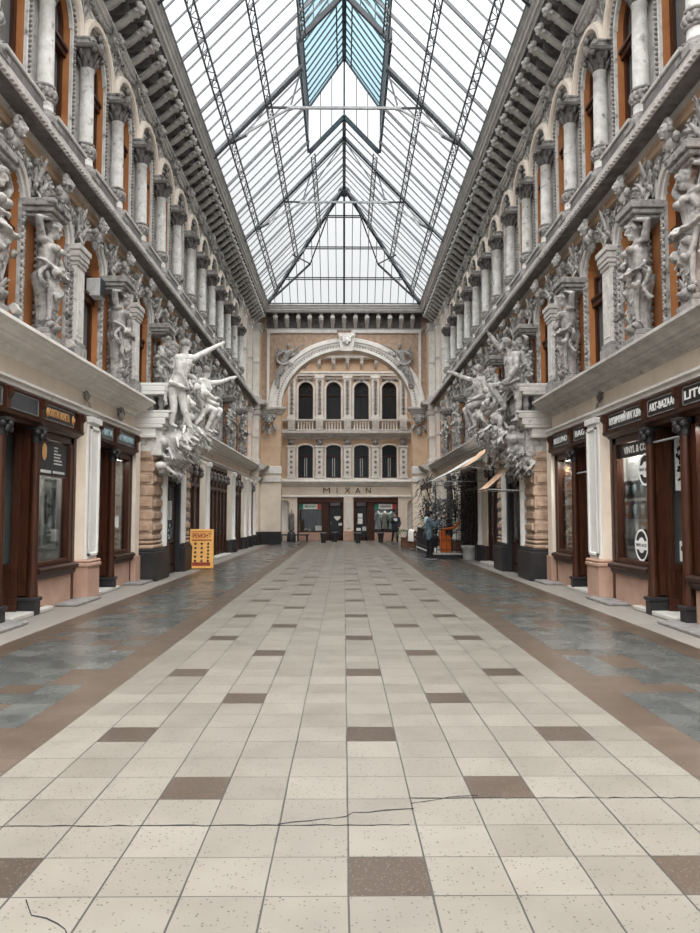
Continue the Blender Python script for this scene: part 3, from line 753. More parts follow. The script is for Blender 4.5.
# ---- third storey: archivolt + bead strips + keystone, all parts of the window
def f(mb):
    mb.arc([(R3 - .01, .02), (R3 - .01, -.05), (R3 + .05, -.05), (R3 + .05, .02)], 0, H_SPR3, 0, PI, 20, m=0)
    mb.arc([(R3 + .19, .02), (R3 + .19, -.12), (R3 + .22, -.16), (R3 + .31, -.16), (R3 + .35, -.09), (R3 + .35, .02)], 0, H_SPR3, 0.0, PI, 20, m=2)
    mb.arc([(R3 + .05, .02), (R3 + .05, -.02), (R3 + .19, -.06), (R3 + .19, .02)], 0, H_SPR3, 0.0, PI, 20, m=1)
m_archi3 = mesh_of('archivolt', ['pale_stone', 'moulding_stone', 'cream_plaster'], f)
def f(mb):
    for s in (-1, 1):
        z = H_C2 + .12
        while z < H_SPR3 - .03: mb.blob((s * (R3 + .11), -.035, z), (.05, .05, .036), 6, 3); z += .083
        mb.box(s * (R3 + .03) - .025, s * (R3 + .03) + .025, -.05, .02, H_C2, H_SPR3, 1); mb.box(s * (R3 + .19) - .02, s * (R3 + .19) + .02, -.035, .02, H_C2, H_SPR3, 1)
    for i in range(24):
        a = PI * (i + .5) / 24; mb.blob(((R3 + .12) * math.cos(a), -.05, H_SPR3 + (R3 + .12) * math.sin(a)), .042, 6, 3)
m_bead3 = mesh_of('beading', ['grey_stone', 'pale_stone'], f)
def f(mb):
    mb.blob((0, -.10, H_SPR3 + R3 - .06), (.06, .08, .09), 8, 6); mask(mb, 0, H_SPR3 + R3 + .13, .13, -.08)
    for s in (-1, 1): scroll(mb, s * .10, H_SPR3 + R3 + .05, .06, 1.2, s, PI / 2, .024, -.10, .04, 12)
m_key3 = mesh_of('keystone', 'grey_stone', f)
def window3_frame(mb):
    y0, y1 = .12, .20
    for s in (-1, 1): mb.box(min(s * R3, s * (R3 - .10)), max(s * R3, s * (R3 - .10)), y0, y1, H_C2, H_SPR3)
    mb.arc([(R3 + .01, y0), (R3 - .10, y0), (R3 - .10, y1), (R3 + .01, y1)], 0, H_SPR3, 0, PI, 18)
    mb.box(-R3, R3, y0 - .06, y1, 9.86, 9.98); mb.box(-R3, R3, y0 - .10, y1, 9.97, 10.03)
    mb.box(-.03, .03, y0, y1, 7.8, 9.86)
    mb.arc([(.30, y0 + .02), (.25, y0 + .02), (.25, y1), (.30, y1)], 0, 10.38, 0, 2 * PI, 20)
    mb.box(-R3, R3, y0 - .02, y1, 7.75, 7.90)
m_frame3 = mesh_of('window', 'wood', window3_frame)
def f(mb):
    pts = [(-R3, H_C2)] + [(x, z) for x, z in arch_pts(0, R3, H_SPR3, R3, 14)] + [(R3, H_C2)]
    mb.poly(pts[::-1], .18, .192)
m_pane3 = mesh_of('pane', 'window_glass', f)
def f(mb):
    mb.bbox(-.64, .64, -.30, .05, H_C2 - .02, 8.02, .012, 1); mb.bbox(-.66, .66, -.33, .05, 8.02, 8.10, .015, 0); mb.bbox(-.55, .55, -.325, -.29, H_C2 + .06, 7.97, .012, 1)
m_sill3 = mesh_of('sill_block', ['moulding_stone', 'dark_stone'], f)

# ---- ornament over each column: leaf bunch, scrolls, console under the frieze
def f(mb):
    leaf(mb, 0, 10.78, PI / 2, .5, .17, -.05, .08, .05, 3)
    for s in (-1, 1):
        scroll(mb, s * .14, 11.16, .10, 1.5, s, -PI / 2, .034, -.05, .05); scroll(mb, s * .33, 11.33, .075, 1.4, -s, -PI / 2, .026, -.05, .04, 14)
        leaf(mb, s * .08, 11.0, PI / 2 - s * .5, .30, .13, -.05, .05, .04, 2)
    rosette(mb, 0, 11.20, .10, -.10)
    # console with a face and hanging leaf
    mb.bbox(-.13, .13, -.18, .02, 11.40, 11.86, .02); mask(mb, 0, 11.66, .22, -.14)
    for s in (-1, 1): scroll(mb, s * .17, 11.52, .10, 1.3, -s, PI / 2, .034, -.14, .06, 14); leaf(mb, s * .14, 11.78, PI / 2 - s * 1.7, .3, .14, -.10, .05, .04, 2)
    leaf(mb, 0, 11.50, -PI / 2, .26, .16, -.16, .05, .05, 2)
    for s in (-1, 1):                              # half garlands running to the next consoles
        n = 9
        for i in range(n):
            t = i / (n - 1); x = s * (.22 + (PITCH / 2 - .30) * t); z = 11.74 - .17 * math.sin(t * PI / 2)
            mb.blob((x, -.06, z), (.055 + .02 * t, .05, .05 + .02 * t), 6, 4)
m_relief3 = mesh_of('relief_ornament', 'relief_stone', f)

# ---- second storey: window surround
def f(mb):
    for s in (-1, 1):
        z = H_C1 + .1
        while z < H_SPR2: mb.blob((s * (HW2 + .075), -.03, z), (.055, .045, .05), 6, 4); mb.blob((s * (HW2 + .075), -.05, z + .055), (.03, .03, .03), 5, 3); z += .11
        mb.box(s * (HW2 + .01) - .018, s * (HW2 + .01) + .018, -.03, .02, H_C1, H_SPR2, 1)
m_bead2 = mesh_of('beading', ['relief_stone', 'relief_stone'], f)
def f(mb):
    q = RISE2 / HW2
    for r0, r1, d0, d1, m in ((0, .06, -.05, -.06, 1), (.06, .12, -.10, -.12, 0), (.12, .17, -.05, -.05, 1)):
        k = 16; prev = None; vs = []
        for i in range(k + 1):
            a = PI * i / k
            def P(r, y): return (math.cos(a) * (HW2 + r), y, H_SPR2 + math.sin(a) * (RISE2 + r))
            vs += [P(r0, .02), P(r0, d0), P(r1, d1), P(r1, .02)]
        fs = [(i * 4 + j, i * 4 + (j + 1) % 4, i * 4 + 4 + (j + 1) % 4, i * 4 + 4 + j) for i in range(k) for j in range(4)]
        mb._add(vs, fs, m); mb._add(vs[:4], [(0, 1, 2, 3)], m); mb._add(vs[-4:], [(3, 2, 1, 0)], m)
m_archi2 = mesh_of('archivolt', ['moulding_stone', 'pale_stone'], f)
def f(mb):
    mask(mb, 0, 7.22, .25, -.16); mb.blob((0, -.14, 7.02), (.15, .12, .13), 8, 6); mb.blob((0, -.10, 6.86), (.09, .1, .12), 6, 5)
    for s in (-1, 1):
        leaf(mb, s * .06, 6.94, PI / 2 + s * 1.0, .3, .14, -.10, .06, .04, 2); leaf(mb, s * .08, 6.98, PI / 2 - s * -2.1, .26, .14, -.12, .06, .05, 2)
        mb.blob((s * .15, -.16, 7.07), (.07, .07, .09), 6, 4)
m_key2 = mesh_of('keystone', 'relief_stone', f)
def f(mb):
    y0, y1 = .14, .22
    for s in (-1, 1): mb.box(min(s * HW2, s * (HW2 - .09)), max(s * HW2, s * (HW2 - .09)), y0, y1, H_C1, H_SPR2)
    mb.box(-HW2, HW2, y0 - .05, y1, 5.80, 5.92); mb.box(-HW2, HW2, y0 - .08, y1, 5.92, 5.98); mb.box(-HW2, HW2, y0, y1, H_C1, H_C1 + .2); mb.box(-.035, .035, y0, y1, H_C1, 5.8)
    for s in (-.28, .28): mb.box(s - .02, s + .02, y0 + .02, y1, 5.92, 6.9)
    mb.box(-HW2, HW2, y0 + .02, y1, 6.36, 6.40)
m_frame2 = mesh_of('window', 'wood', f)
def f(mb):
    pts = [(-HW2, H_C1)] + [(x, z) for x, z in arch_pts(0, HW2, H_SPR2, RISE2, 12)] + [(HW2, H_C1)]
    mb.poly(pts[::-1], .20, .212)
m_pane2 = mesh_of('pane', 'window_glass', f)

# ---- second storey: spandrel relief over each pier
def f(mb):
    for s in (-1, 1):
        scroll(mb, s * .13, 6.74, .13, 1.5, s, -PI / 2, .04, -.08, .06); scroll(mb, s * .30, 6.98, .12, 1.4, -s, -PI / 2, .034, -.07, .05)
        leaf(mb, s * .05, 6.60, PI / 2 - s * .5, .42, .18, -.08, .08, .06, 3); leaf(mb, s * .24, 6.88, PI / 2 - s * 1.15, .34, .15, -.06, .06, .05, 2)
        scroll(mb, s * .50, 7.14, .08, 1.2, s, 0, .024, -.06, .04, 12)
    rosette(mb, 0, 6.86, .11, -.12); leaf(mb, 0, 6.78, PI / 2, .44, .2, -.12, .08, .07, 3); leaf(mb, 0, 6.72, -PI / 2, .22, .16, -.12, .05, .05, 2)
    mb.blob((0, -.12, 7.16), (.09, .08, .08), 7, 5)
m_relief2 = mesh_of('relief_ornament', 'relief_stone', f)

# ---- second storey: white pilaster
def f(mb): mb.bbox(-.20, .20, -.17, .02, H_C1 + .04, 6.10, .008); mb.bbox(-.13, .13, -.185, -.16, H_C1 + .55, 5.95, .008)
m_pil = mesh_of('shaft', 'pale_stone', f)
def f(mb):
    for z0, z1, d in ((6.08, 6.15, .01), (6.15, 6.23, .04), (6.23, 6.35, .06), (6.35, 6.46, .09)): mb.bbox(-.21 - d * .8, .21 + d * .8, -.19 - d * .8, .02, z0, z1, .012)
m_pilcap = mesh_of('capital', 'moulding_stone', f)
m_pilden = []
for s_ in (-1, 1):
    mb = MB(); z = H_C1 + .5
    while z < 6.04: mb.box(s_ * .225 - .03, s_ * .225 + .03, -.12, .02, z, z + .055); z += .10
    mb.box(s_ * .225 - .02, s_ * .225 + .02, -.09, .02, H_C1 + .45, 6.08)
    m_pilden.append(mb.mesh('dentil_edge', 'grey_stone'))
def f(mb): mb.bbox(-.26, .26, -.22, .02, H_C1, H_C1 + .38, .015); mb.bbox(-.23, .23, -.20, .02, H_C1 + .38, H_C1 + .46, .015)
m_pilbase = mesh_of('base', 'grey_stone', f)

# ---- scrolled corbel under the eaves
def f(mb):
    pts = [(0, -.05, 12.02), (0, -.16, 12.06), (0, -.30, 12.16), (0, -.42, 12.28), (0, -.54, 12.36), (0, -.63, 12.40), (0, -.67, 12.47), (0, -.64, 12.53), (0, -.58, 12.52)]
    mb.tube(pts, [.075, .085, .09, .095, .10, .10, .09, .07, .05], 8, flat=.8, up=(0, 0, 1))
    for s in (-1, 1):
        mb.tube([(s * .075, p[1], p[2] - .045) for p in pts[:7]], .018, 5)
        mb.blob((s * .09, -.60, 12.47), (.035, .07, .07), 7, 5)
    for i, (yy, zz) in enumerate(((-.40, 12.22), (-.54, 12.30), (-.64, 12.38))):
        for s in (-1, 1): mb.blob((s * .085, yy, zz + .02), (.05, .06, .045), 6, 4)
    mb.blob((0, -.64, 12.34), (.06, .06, .05), 6, 4)
m_corbel = mesh_of('scroll', 'eave_paint', f)
def f(mb): mb.bbox(-.085, .085, -.60, .02, 12.50, 12.72, .012); mb.bbox(-.07, .07, -.38, .02, 12.24, 12.51, .012)
m_corblock = mesh_of('block', 'dark_stone', f)
# ------------------------------------------------------------------ placing the repeated pieces
nwin = [0]
def window(parts, side, x, pane_first=True):
    nwin[0] += 1
    r = obj('window_%d' % nwin[0], parts[0][1], None, at(side, x), RZ[side], 'structure')
    for n, me in parts[1:]: obj(n, me, r)
    return r
for side in 'LR':
    S = SIDE[side]
    for i, x in enumerate(BAYS):
        window([('window', m_frame3), ('pane', m_pane3), ('archivolt', m_archi3), ('beading', m_bead3), ('keystone', m_key3), ('sill_block', m_sill3)], side, x)
        window([('window', m_frame2), ('pane', m_pane2), ('archivolt', m_archi2), ('beading', m_bead2), ('keystone', m_key2)], side, x)
    for i, k in enumerate(COLS):
        x = zc(k)
        assemble('marble_column', 'white mottled column between upper arched windows on the %s, %s from the camera end' % (S, nth(i)), 'column',
                 [('shaft', m_shaft), ('base', m_base), ('collar', m_collar), ('capital', m_cap), ('impost', m_imp)], at(side, x), RZ[side], 'upper gallery columns of the ' + S)
        o = obj('relief_ornament', m_relief3, None, at(side, x), RZ[side])
        tag(o, 'carved leaf and mask relief over the %s upper column of the %s' % (nth(i), S), 'carving', 'reliefs above the upper columns of the ' + S)
        o = obj('relief_ornament', m_relief2, None, at(side, x), RZ[side])
        tag(o, 'carved scroll relief below the %s upper column of the %s' % (nth(i), S), 'carving', 'reliefs between the lower arches of the ' + S)
    pil = [k for k in COLS if k > 0 and k % 2 == 1]
    for i, k in enumerate(pil):
        assemble('pilaster', 'white panelled pilaster between carved figures on the %s, %s from the camera end' % (S, nth(i)), 'pilaster',
                 [('shaft', m_pil), ('capital', m_pilcap), ('dentil_edge', m_pilden[0]), ('dentil_edge', m_pilden[1]), ('base', m_pilbase)], at(side, zc(k)), RZ[side], 'pilasters of the ' + S)
    n = 0; x = 13.9
    while x < 39.6:
        assemble('corbel', 'grey scrolled corbel under the eaves of the %s, %s from the camera end' % (S, nth(n)), 'corbel', [('scroll', m_corbel), ('block', m_corblock)], at(side, x), RZ[side], 'eaves corbels of the ' + S)
        n += 1; x += PITCH / 3
for i in range(13):
    assemble('corbel', 'grey scrolled corbel above the big arch, %s counted from the orange-board side' % nth(i), 'corbel', [('scroll', m_corbel), ('block', m_corblock)], (-3.78 + i * .63, YB, 0), 0, 'corbels above the big arch')
# ------------------------------------------------------------------ carved and living figures
def V(*a): return Vector(a)
def hand(mb, w, d, side, s, curl=0.5, fr=.0105):
    """palm, four unequal bent fingers and a thumb leaving the side of the palm"""
    d = d.normalized(); side = (side - d * side.dot(d)).normalized(); nrm = d.cross(side)
    mb.tube([w, w + d * .05 * s, w + d * .09 * s], [.03 * s, .042 * s, .04 * s], 8, flat=.45, up=tuple(nrm))
    for i, ln in enumerate((.070, .080, .075, .058)):
        b = w + d * .085 * s + side * ((i - 1.5) * .021 * s)
        m1 = b + d * ln * .5 * s; e = m1 + (d * (1 - curl * .5) - nrm * curl).normalized() * ln * .55 * s
        mb.tube([b - d * .02 * s, b, m1, e], [fr * s, fr * s, fr * .95 * s, fr * .75 * s], 6)
    b = w + d * .03 * s - side * .038 * s
    mb.tube([b + side * .015 * s, b, b + (d - side * .8).normalized() * .035 * s, b + (d * 1.3 - side * .5).normalized() * .07 * s], [.013 * s, .013 * s, .012 * s, .009 * s], 6)
def headshape(mb, c, face, s, up=V(0, 0, 1)):
    face = face.normalized(); sd = up.cross(face).normalized(); up2 = face.cross(sd)
    R = Matrix((sd, face, up2)).transposed()
    def P(x, y, z): return c + sd * (x * s) + face * (y * s) + up2 * (z * s)
    mb.blob(P(0, -.01, .02), (.075 * s, .092 * s, .105 * s), 12, 9, R=R)
    mb.blob(P(0, .035, -.055), (.055 * s, .055 * s, .065 * s), 10, 7, R=R)
    mb.tube([P(0, .085, .03), P(0, .108, -.022), P(0, .085, -.03)], [.011 * s, .016 * s, .014 * s], 6)
    mb.blob(P(0, .082, -.062), (.026 * s, .012 * s, .009 * s), 8, 4, R=R); mb.blob(P(0, .078, -.098), (.024 * s, .02 * s, .018 * s), 8, 5, R=R)
    for k in (-1, 1):
        mb.blob(P(k * .076, -.01, -.005), (.012 * s, .022 * s, .032 * s), 6, 5, R=R)
        mb.blob(P(k * .03, .084, .036), (.024 * s, .012 * s, .008 * s), 6, 4, R=R); mb.blob(P(k * .03, .083, .014), (.014 * s, .009 * s, .009 * s), 6, 4, R=R)
    return P, R
def limbs(mb, J, s, legs=True, arms=True, torso=True, grow=0.0, female=False):
    g = grow
    sl, sr = J['shL'], J['shR']; hl, hr = J['hipL'], J['hipR']
    ac = (sr - sl); pel = (hl + hr) / 2; ch = (sl + sr) / 2 + (pel - (sl + sr) / 2).normalized() * .10 * s
    if torso:
        wa = pel + (ch - pel) * .42
        for t, r in ((-.17, .098), (0, .112), (.17, .098)):
            mb.caps(pel + ac * t * .75, wa + ac * t * .7, r * s + g, (.098 if female else .108) * s + g, 10); mb.caps(wa + ac * t * .7, ch + ac * t, (.098 if female else .108) * s + g, (.112) * s + g, 10)
        mb.caps(sl + (sr - sl) * .12, sr - (sr - sl) * .12, .075 * s + g, .075 * s + g, 10)
        mb.caps(ch, J['neck'], .08 * s + g, .055 * s + g * .5, 10)
    for k in 'LR':
        if arms:
            mb.caps(J['sh' + k], J['el' + k], .056 * s + g, .043 * s + g, 10); mb.caps(J['el' + k], J['wr' + k], .042 * s + g, .028 * s + g, 10); mb.blob(J['sh' + k], .065 * s + g, 10, 7)
        if legs:
            kn = J['kn' + k]; an = J['an' + k]; hp = J['hip' + k]
            mb.caps(hp, kn, .092 * s + g, .058 * s + g, 10); mb.caps(kn, an, .056 * s + g, .036 * s + g, 10)
            mb.blob(kn + (an - kn) * .28, (.062 * s + g), 8, 6)
def wholebody(mb, J, s, face, female=False, feet=True):
    limbs(mb, J, s, female=female)
    hd = J['head']; mb.caps(J['neck'], hd + V(0, 0, -.03 * s), .052 * s, .05 * s, 10)
    P, R = headshape(mb, hd, face, s)
    for k in 'LR':
        d = J.get('hd' + k, (J['wr' + k] - J['el' + k])); sdv = J.get('hs' + k, V(0, 0, 1) if abs(d.normalized().z) < .8 else V(1, 0, 0))
        hand(mb, J['wr' + k], d, sdv, s)
        if feet:
            t = J['to' + k]; mb.caps(J['an' + k] + V(0, 0, -.02 * s), t, .04 * s, .026 * s, 8); mb.blob(J['an' + k] + V(0, 0, -.045 * s), .04 * s, 8, 5)
    return P, R
def curls(mb, P, s, n=16, seed=1, ln=0.0):
    r = random.Random(seed)
    for i in range(n):
        a = r.uniform(0, 2 * PI); e = r.uniform(.15, 1.45)
        x, y, z = .08 * math.cos(a) * math.cos(e), -.015 + .095 * math.sin(a) * math.cos(e), .02 + .11 * math.sin(e)
        if y > .06 and z < .07: continue
        mb.blob(P(x, y, z), .032 * s * r.uniform(.8, 1.3), 6, 4)
    for i in range(int(ln * 10)):
        mb.blob(P(r.uniform(-.07, .07), -.08 - r.uniform(0, .03), .0 - r.uniform(0, ln)), .035 * s, 6, 4)
def sash(mb, pts, w, n=14, flat=.35, wob=.03, seed=0):
    """folded cloth band through the given points"""
    pts = [Vector(p) for p in pts]; r = random.Random(seed); out = []
    for i in range(len(pts) - 1):
        p0 = pts[max(i - 1, 0)]; p1 = pts[i]; p2 = pts[i + 1]; p3 = pts[min(i + 2, len(pts) - 1)]
        for j in range(n // 2):
            t = j / (n // 2); out.append(.5 * ((2 * p1) + (p2 - p0) * t + (2 * p0 - 5 * p1 + 4 * p2 - p3) * t * t + (3 * p1 - p0 - 3 * p2 + p3) * t ** 3))
    out.append(pts[-1])
    for off in (-.5, 0, .5):
        mb.tube([p + V(off * w * .9, r.uniform(-wob, wob), off * w * .4) for p in out], [w * (.45 + .15 * math.sin(i * .9 + off * 3)) for i in range(len(out))], 7, flat=flat if off == 0 else .6)

# ---- caryatids: torso above a scrolled tapering shaft
def caryatid(v):
    mb = MB(); r = random.Random(40 + v); s = 1.18; yb = -.27
    J = dict(hipL=V(-.10, yb, 5.52), hipR=V(.10, yb, 5.52), knL=V(-.08, yb, 5.0), knR=V(.08, yb, 5.0), anL=V(-.05, yb, 4.7), anR=V(.05, yb, 4.7),
             shL=V(-.23, yb - .02, 6.14), shR=V(.23, yb - .02, 6.14), neck=V(0, yb - .02, 6.24), head=V(.03 * (1 - v), yb - .08, 6.40))
    if v == 0: J.update(elL=V(-.40, yb - .04, 6.46), wrL=V(-.10, yb - .10, 6.58), elR=V(.36, yb - .06, 5.86), wrR=V(.30, yb - .16, 5.62), hdL=V(.3, -.02, 0), hdR=V(-.05, -.1, -.3))
    elif v == 1: J.update(elL=V(-.36, yb - .1, 5.84), wrL=V(-.12, yb - .24, 5.74), elR=V(.40, yb - .04, 6.44), wrR=V(.12, yb - .12, 6.60), hdL=V(.3, 0, .1), hdR=V(-.3, 0, .03))
    else: J.update(elL=V(-.40, yb - .05, 6.42), wrL=V(-.14, yb - .08, 6.60), elR=V(.40, yb - .05, 6.42), wrR=V(.14, yb - .08, 6.60), hdL=V(.3, 0, .02), hdR=V(-.3, 0, .02))
    limbs(mb, J, s, legs=False, female=True)
    mb.caps(J['neck'], J['head'], .06, .055, 8); P, R = headshape(mb, J['head'], V(.35 * (1 - v), -1, -.25), s); curls(mb, P, s * 1.15, 26, v, .08)
    for k in 'LR': hand(mb, J['wr' + k], J['hd' + k], V(0, 0, 1), s)
    for k in (-1, 1): mb.blob((k * .085, yb - .15, 6.02), .085, 8, 6)
    # tapering shaft with side scrolls
    mb.tube([(0, yb + .02, 5.56), (0, yb - .02, 5.2), (0, yb, 4.85), (0, yb + .03, 4.52)], [.215, .185, .135, .105], 10, flat=.8)
    for k in (-1, 1): mb.tube([(k * .20, yb - .08, 5.55), (k * .15, yb - .12, 5.2), (k * .10, yb - .10, 4.85), (k * .085, yb - .08, 4.55)], [.045, .05, .04, .035], 6)
    mbh = mb
    body = bake(mb, 'figure', 'relief_stone', .017, 2)
    mb = MB()
    sash(mb, [(-.30, yb - .02, 5.75), (-.12, yb - .20, 5.60), (.16, yb - .22, 5.50), (.32, yb - .04, 5.66)], .10, seed=v)
    sash(mb, [(.28, yb - .06, 5.70), (.36, yb - .02, 5.45), (.26, yb - .06, 5.2), (.33, yb, 5.0)], .08, seed=v + 3); sash(mb, [(-.24, yb - .1, 5.62), (-.34, yb - .04, 5.40), (-.22, yb - .10, 5.22)], .08, seed=v + 7)
    for q in range(5):
        x, z, rr = r.uniform(-.26, .26), r.uniform(5.1, 5.7), r.uniform(.07, .12)
        scroll(mb, x, z, rr, 1.4, r.choice((-1, 1)), r.uniform(0, 6), .032, yb - .15, .05, 14)
    for q in range(9): leaf(mb, r.uniform(-.16, .16), 5.45 - q * .1, -PI / 2 + r.uniform(-.9, .9), .22, .13, yb - .13 + .01 * q, .05, .04, 2)
    for q in range(26):
        t = q / 25; k = 1 if v != 1 else -1
        mb.blob((k * (.34 + r.uniform(-.06, .06)), yb + r.uniform(-.06, .06), 6.0 - .75 * t), r.uniform(.03, .06), 6, 4)
    drape = bake(mb, 'drapery', 'relief_stone', .022, 1)
    mb = MB()
    mb.bbox(-.20, .20, -.44, .02, H_C1, H_C1 + .14, .02); mb.bbox(-.16, .16, -.40, .02, H_C1 + .14, H_C1 + .26, .02)
    for k in (-1, 1): scroll(mb, k * .13, H_C1 + .33, .09, 1.3, k, PI / 2, .04, -.36, .05, 14)
    leaf(mb, 0, H_C1 + .22, PI / 2, .3, .2, -.36, .08, .06, 3); mb.blob((0, -.36, H_C1 + .30), (.14, .12, .13), 8, 6)
    ped = mb.mesh('pedestal', ['grey_stone'])
    mb = MB()
    for z0, z1, d in ((6.64, 6.70, 0), (6.70, 6.78, .05), (6.78, 6.90, .09)): mb.bbox(-.24 - d, .24 + d, -.46 - d, .02, z0, z1, .012)
    imp = mb.mesh('impost', ['grey_stone'])
    SQ = Matrix.Translation(V(0, 0, H_C1)) @ Matrix.Diagonal((1.12, 1.12, .838, 1)) @ Matrix.Translation(V(0, 0, -H_C1))
    for me in (body, drape, ped): me.transform(SQ)
    imp.transform(Matrix.Translation(V(0, 0, -.44)))
    return body, drape, ped, imp
CARY = [caryatid(v) for v in range(3)]
PO = ['one bent arm overhead', 'other arm overhead', 'both arms overhead']
for side in 'LR':
    for i, k in enumerate([-1, 0, 2, 4, 6, 8, 10, 12]):
        v = (i + (1 if side == 'L' else 2)) % 3 if not (side == 'L' and k == 0) else 0
        if side == 'R' and k == 0: v = 1
        b = CARY[v]
        assemble('caryatid', 'caryatid on the %s, %s from camera, %s' % (SIDE[side], nth(i), PO[v]), 'statue',
                 [('figure', b[0]), ('drapery', b[1]), ('pedestal', b[2]), ('impost', b[3])], at(side, zc(k)), RZ[side], 'carved figures between the windows of the ' + SIDE[side])

# ---- portal sculpture groups
def LM(side):
    return Matrix(((0, -1, 0, 0), (1, 0, 0, 0), (0, 0, 1, 0), (0, 0, 0, 1))) if side == 'L' else Matrix(((0, 1, 0, 0), (1, 0, 0, 0), (0, 0, 1, 0), (0, 0, 0, 1)))
DP = 17.6
def statue(side, J, s, face, name, label, female, drape, seed, m='white_stone'):
    mb = MB(LM(side)); P, R = wholebody(mb, J, s, face, female); limbs(mb, J, s, female=female, grow=.022); 
    base = min(J['anL'].z, J['anR'].z) - .1
    if female:
        ch = (J['shL'] + J['shR']) / 2; d = (J['hipL'] + J['hipR']) / 2 - ch
        for k in 'LR': mb.blob(ch + (J['sh' + k] - ch) * .45 + d * .28 + V(0, -.09 * s, 0), .075 * s, 8, 6)
    t = thing(name, label, 'statue', at(side, DP, base), 0, None)
    M = Matrix.Translation(V(0, 0, -base))
    me = bake(mb, 'figure', m, .018, 2); me.transform(M); obj('figure', me, t)
    mb = MB(LM(side)); curls(mb, P, s * 1.35, 44, seed, .10 if not female else .20); mb.blob(P(0, -.03, .05), .10 * s, 10, 7)
    me = bake(mb, 'hair', 'grey_stone', .018, 0); me.transform(M); obj('hair', me, t)
    mb = MB(LM(side)); drape(mb); me = bake(mb, 'drapery', m, .024, 1); me.transform(M); obj('drapery', me, t)
    return t
# y is minus the distance out from the wall, x the depth past the near end of the portal
J = dict(hipL=V(.05, -.82, 4.66), hipR=V(.20, -1.0, 4.62), knL=V(.02, -.90, 4.18), knR=V(.25, -1.10, 4.12), anL=V(.05, -.84, 3.78), anR=V(.35, -1.26, 3.62), toL=V(-.02, -.98, 3.70), toR=V(.38, -1.42, 3.52),
         shL=V(-.02, -.98, 5.36), shR=V(.32, -1.28, 5.42), neck=V(.12, -1.13, 5.48), head=V(.10, -1.13, 5.66),
         elR=V(.45, -1.58, 5.62), wrR=V(.60, -1.86, 5.82), elL=V(-.02, -1.02, 5.02), wrL=V(.20, -1.16, 4.78), hdR=V(.1, -.3, .2), hdL=V(.1, -.1, -.2))
def d(mb):
    sash(mb, [(-.12, -.82, 4.78), (.0, -1.06, 4.68), (.25, -1.14, 4.66), (.36, -.95, 4.76)], .12, seed=1); sash(mb, [(.36, -1.0, 4.7), (.42, -1.05, 4.4), (.55, -1.15, 4.2)], .12, seed=2)
    sash(mb, [(-.1, -.8, 4.75), (-.12, -.74, 4.5), (-.05, -.7, 4.2)], .09, seed=5)
statue('L', J, 1.17, V(.3, -1, -.25), 'portal_statue', 'white nude male statue with raised arm above the rusticated portal, orange-board side', False, d, 5)
J = dict(hipL=V(1.0, -1.35, 4.42), hipR=V(1.25, -1.45, 4.40), knL=V(1.0, -1.72, 4.22), knR=V(1.3, -1.80, 4.26), anL=V(1.0, -1.52, 3.78), anR=V(1.3, -1.58, 3.80), toL=V(1.0, -1.66, 3.68), toR=V(1.3, -1.72, 3.70),
         shL=V(.95, -1.36, 4.98), shR=V(1.30, -1.50, 4.98), neck=V(1.12, -1.43, 5.06), head=V(1.10, -1.47, 5.22),
         elR=V(1.42, -1.80, 5.04), wrR=V(1.52, -2.04, 5.16), elL=V(.90, -1.46, 4.72), wrL=V(1.05, -1.66, 4.56), hdR=V(.1, -.3, .12), hdL=V(.1, -.2, 0))
def d(mb):
    sash(mb, [(.85, -1.3, 4.6), (1.0, -1.6, 4.46), (1.3, -1.7, 4.40), (1.42, -1.4, 4.5)], .13, seed=8); sash(mb, [(.55, -1.1, 4.9), (.7, -1.35, 4.6), (.85, -1.45, 4.2), (.75, -1.3, 3.85)], .15, seed=9)
    sash(mb, [(.6, -1.05, 5.1), (.8, -1.25, 5.0), (1.0, -1.3, 4.7)], .12, seed=11)
    scroll(mb, .75, 4.62, .20, 1.6, 1, 0, .07, -1.40, .12); scroll(mb, .85, 4.25, .16, 1.6, -1, 2, .06, -1.45, .12)
statue('L', J, 1.0, V(.5, -1, -.1), 'portal_statue', 'white seated female statue stretching an arm over the aisle, orange-board side', True, d, 6)
J = dict(hipL=V(.02, -.80, 4.72), hipR=V(.22, -.92, 4.74), knL=V(.0, -.78, 4.28), knR=V(.28, -1.38, 4.72), anL=V(.02, -.80, 3.92), anR=V(.25, -1.06, 4.22), toL=V(-.02, -.95, 3.84), toR=V(.26, -1.2, 4.14),
         shL=V(-.02, -.82, 5.44), shR=V(.32, -1.0, 5.48), neck=V(.14, -.95, 5.55), head=V(.14, -1.06, 5.72),
         elR=V(.40, -1.20, 5.80), wrR=V(.42, -1.38, 6.06), elL=V(-.16, -.86, 5.12), wrL=V(-.05, -1.02, 4.86), hdR=V(.02, -.15, .25), hdL=V(.1, -.2, -.1))
def d(mb):
    sash(mb, [(-.12, -.76, 4.86), (.0, -.98, 4.78), (.25, -1.06, 4.80), (.38, -.8, 4.9)], .10, seed=12); sash(mb, [(.30, -.9, 4.8), (.42, -1.0, 4.5), (.5, -1.1, 4.2), (.46, -1.2, 3.95)], .13, seed=13)
    scroll(mb, .62, 4.55, .2, 1.6, 1, 0, .07, -1.2, .12)
statue('R', J, 1.17, V(.1, -1, .25), 'portal_statue', 'grey male statue with lifted knee and raised arm above the rusticated portal, awning side', False, d, 15, 'relief_stone')
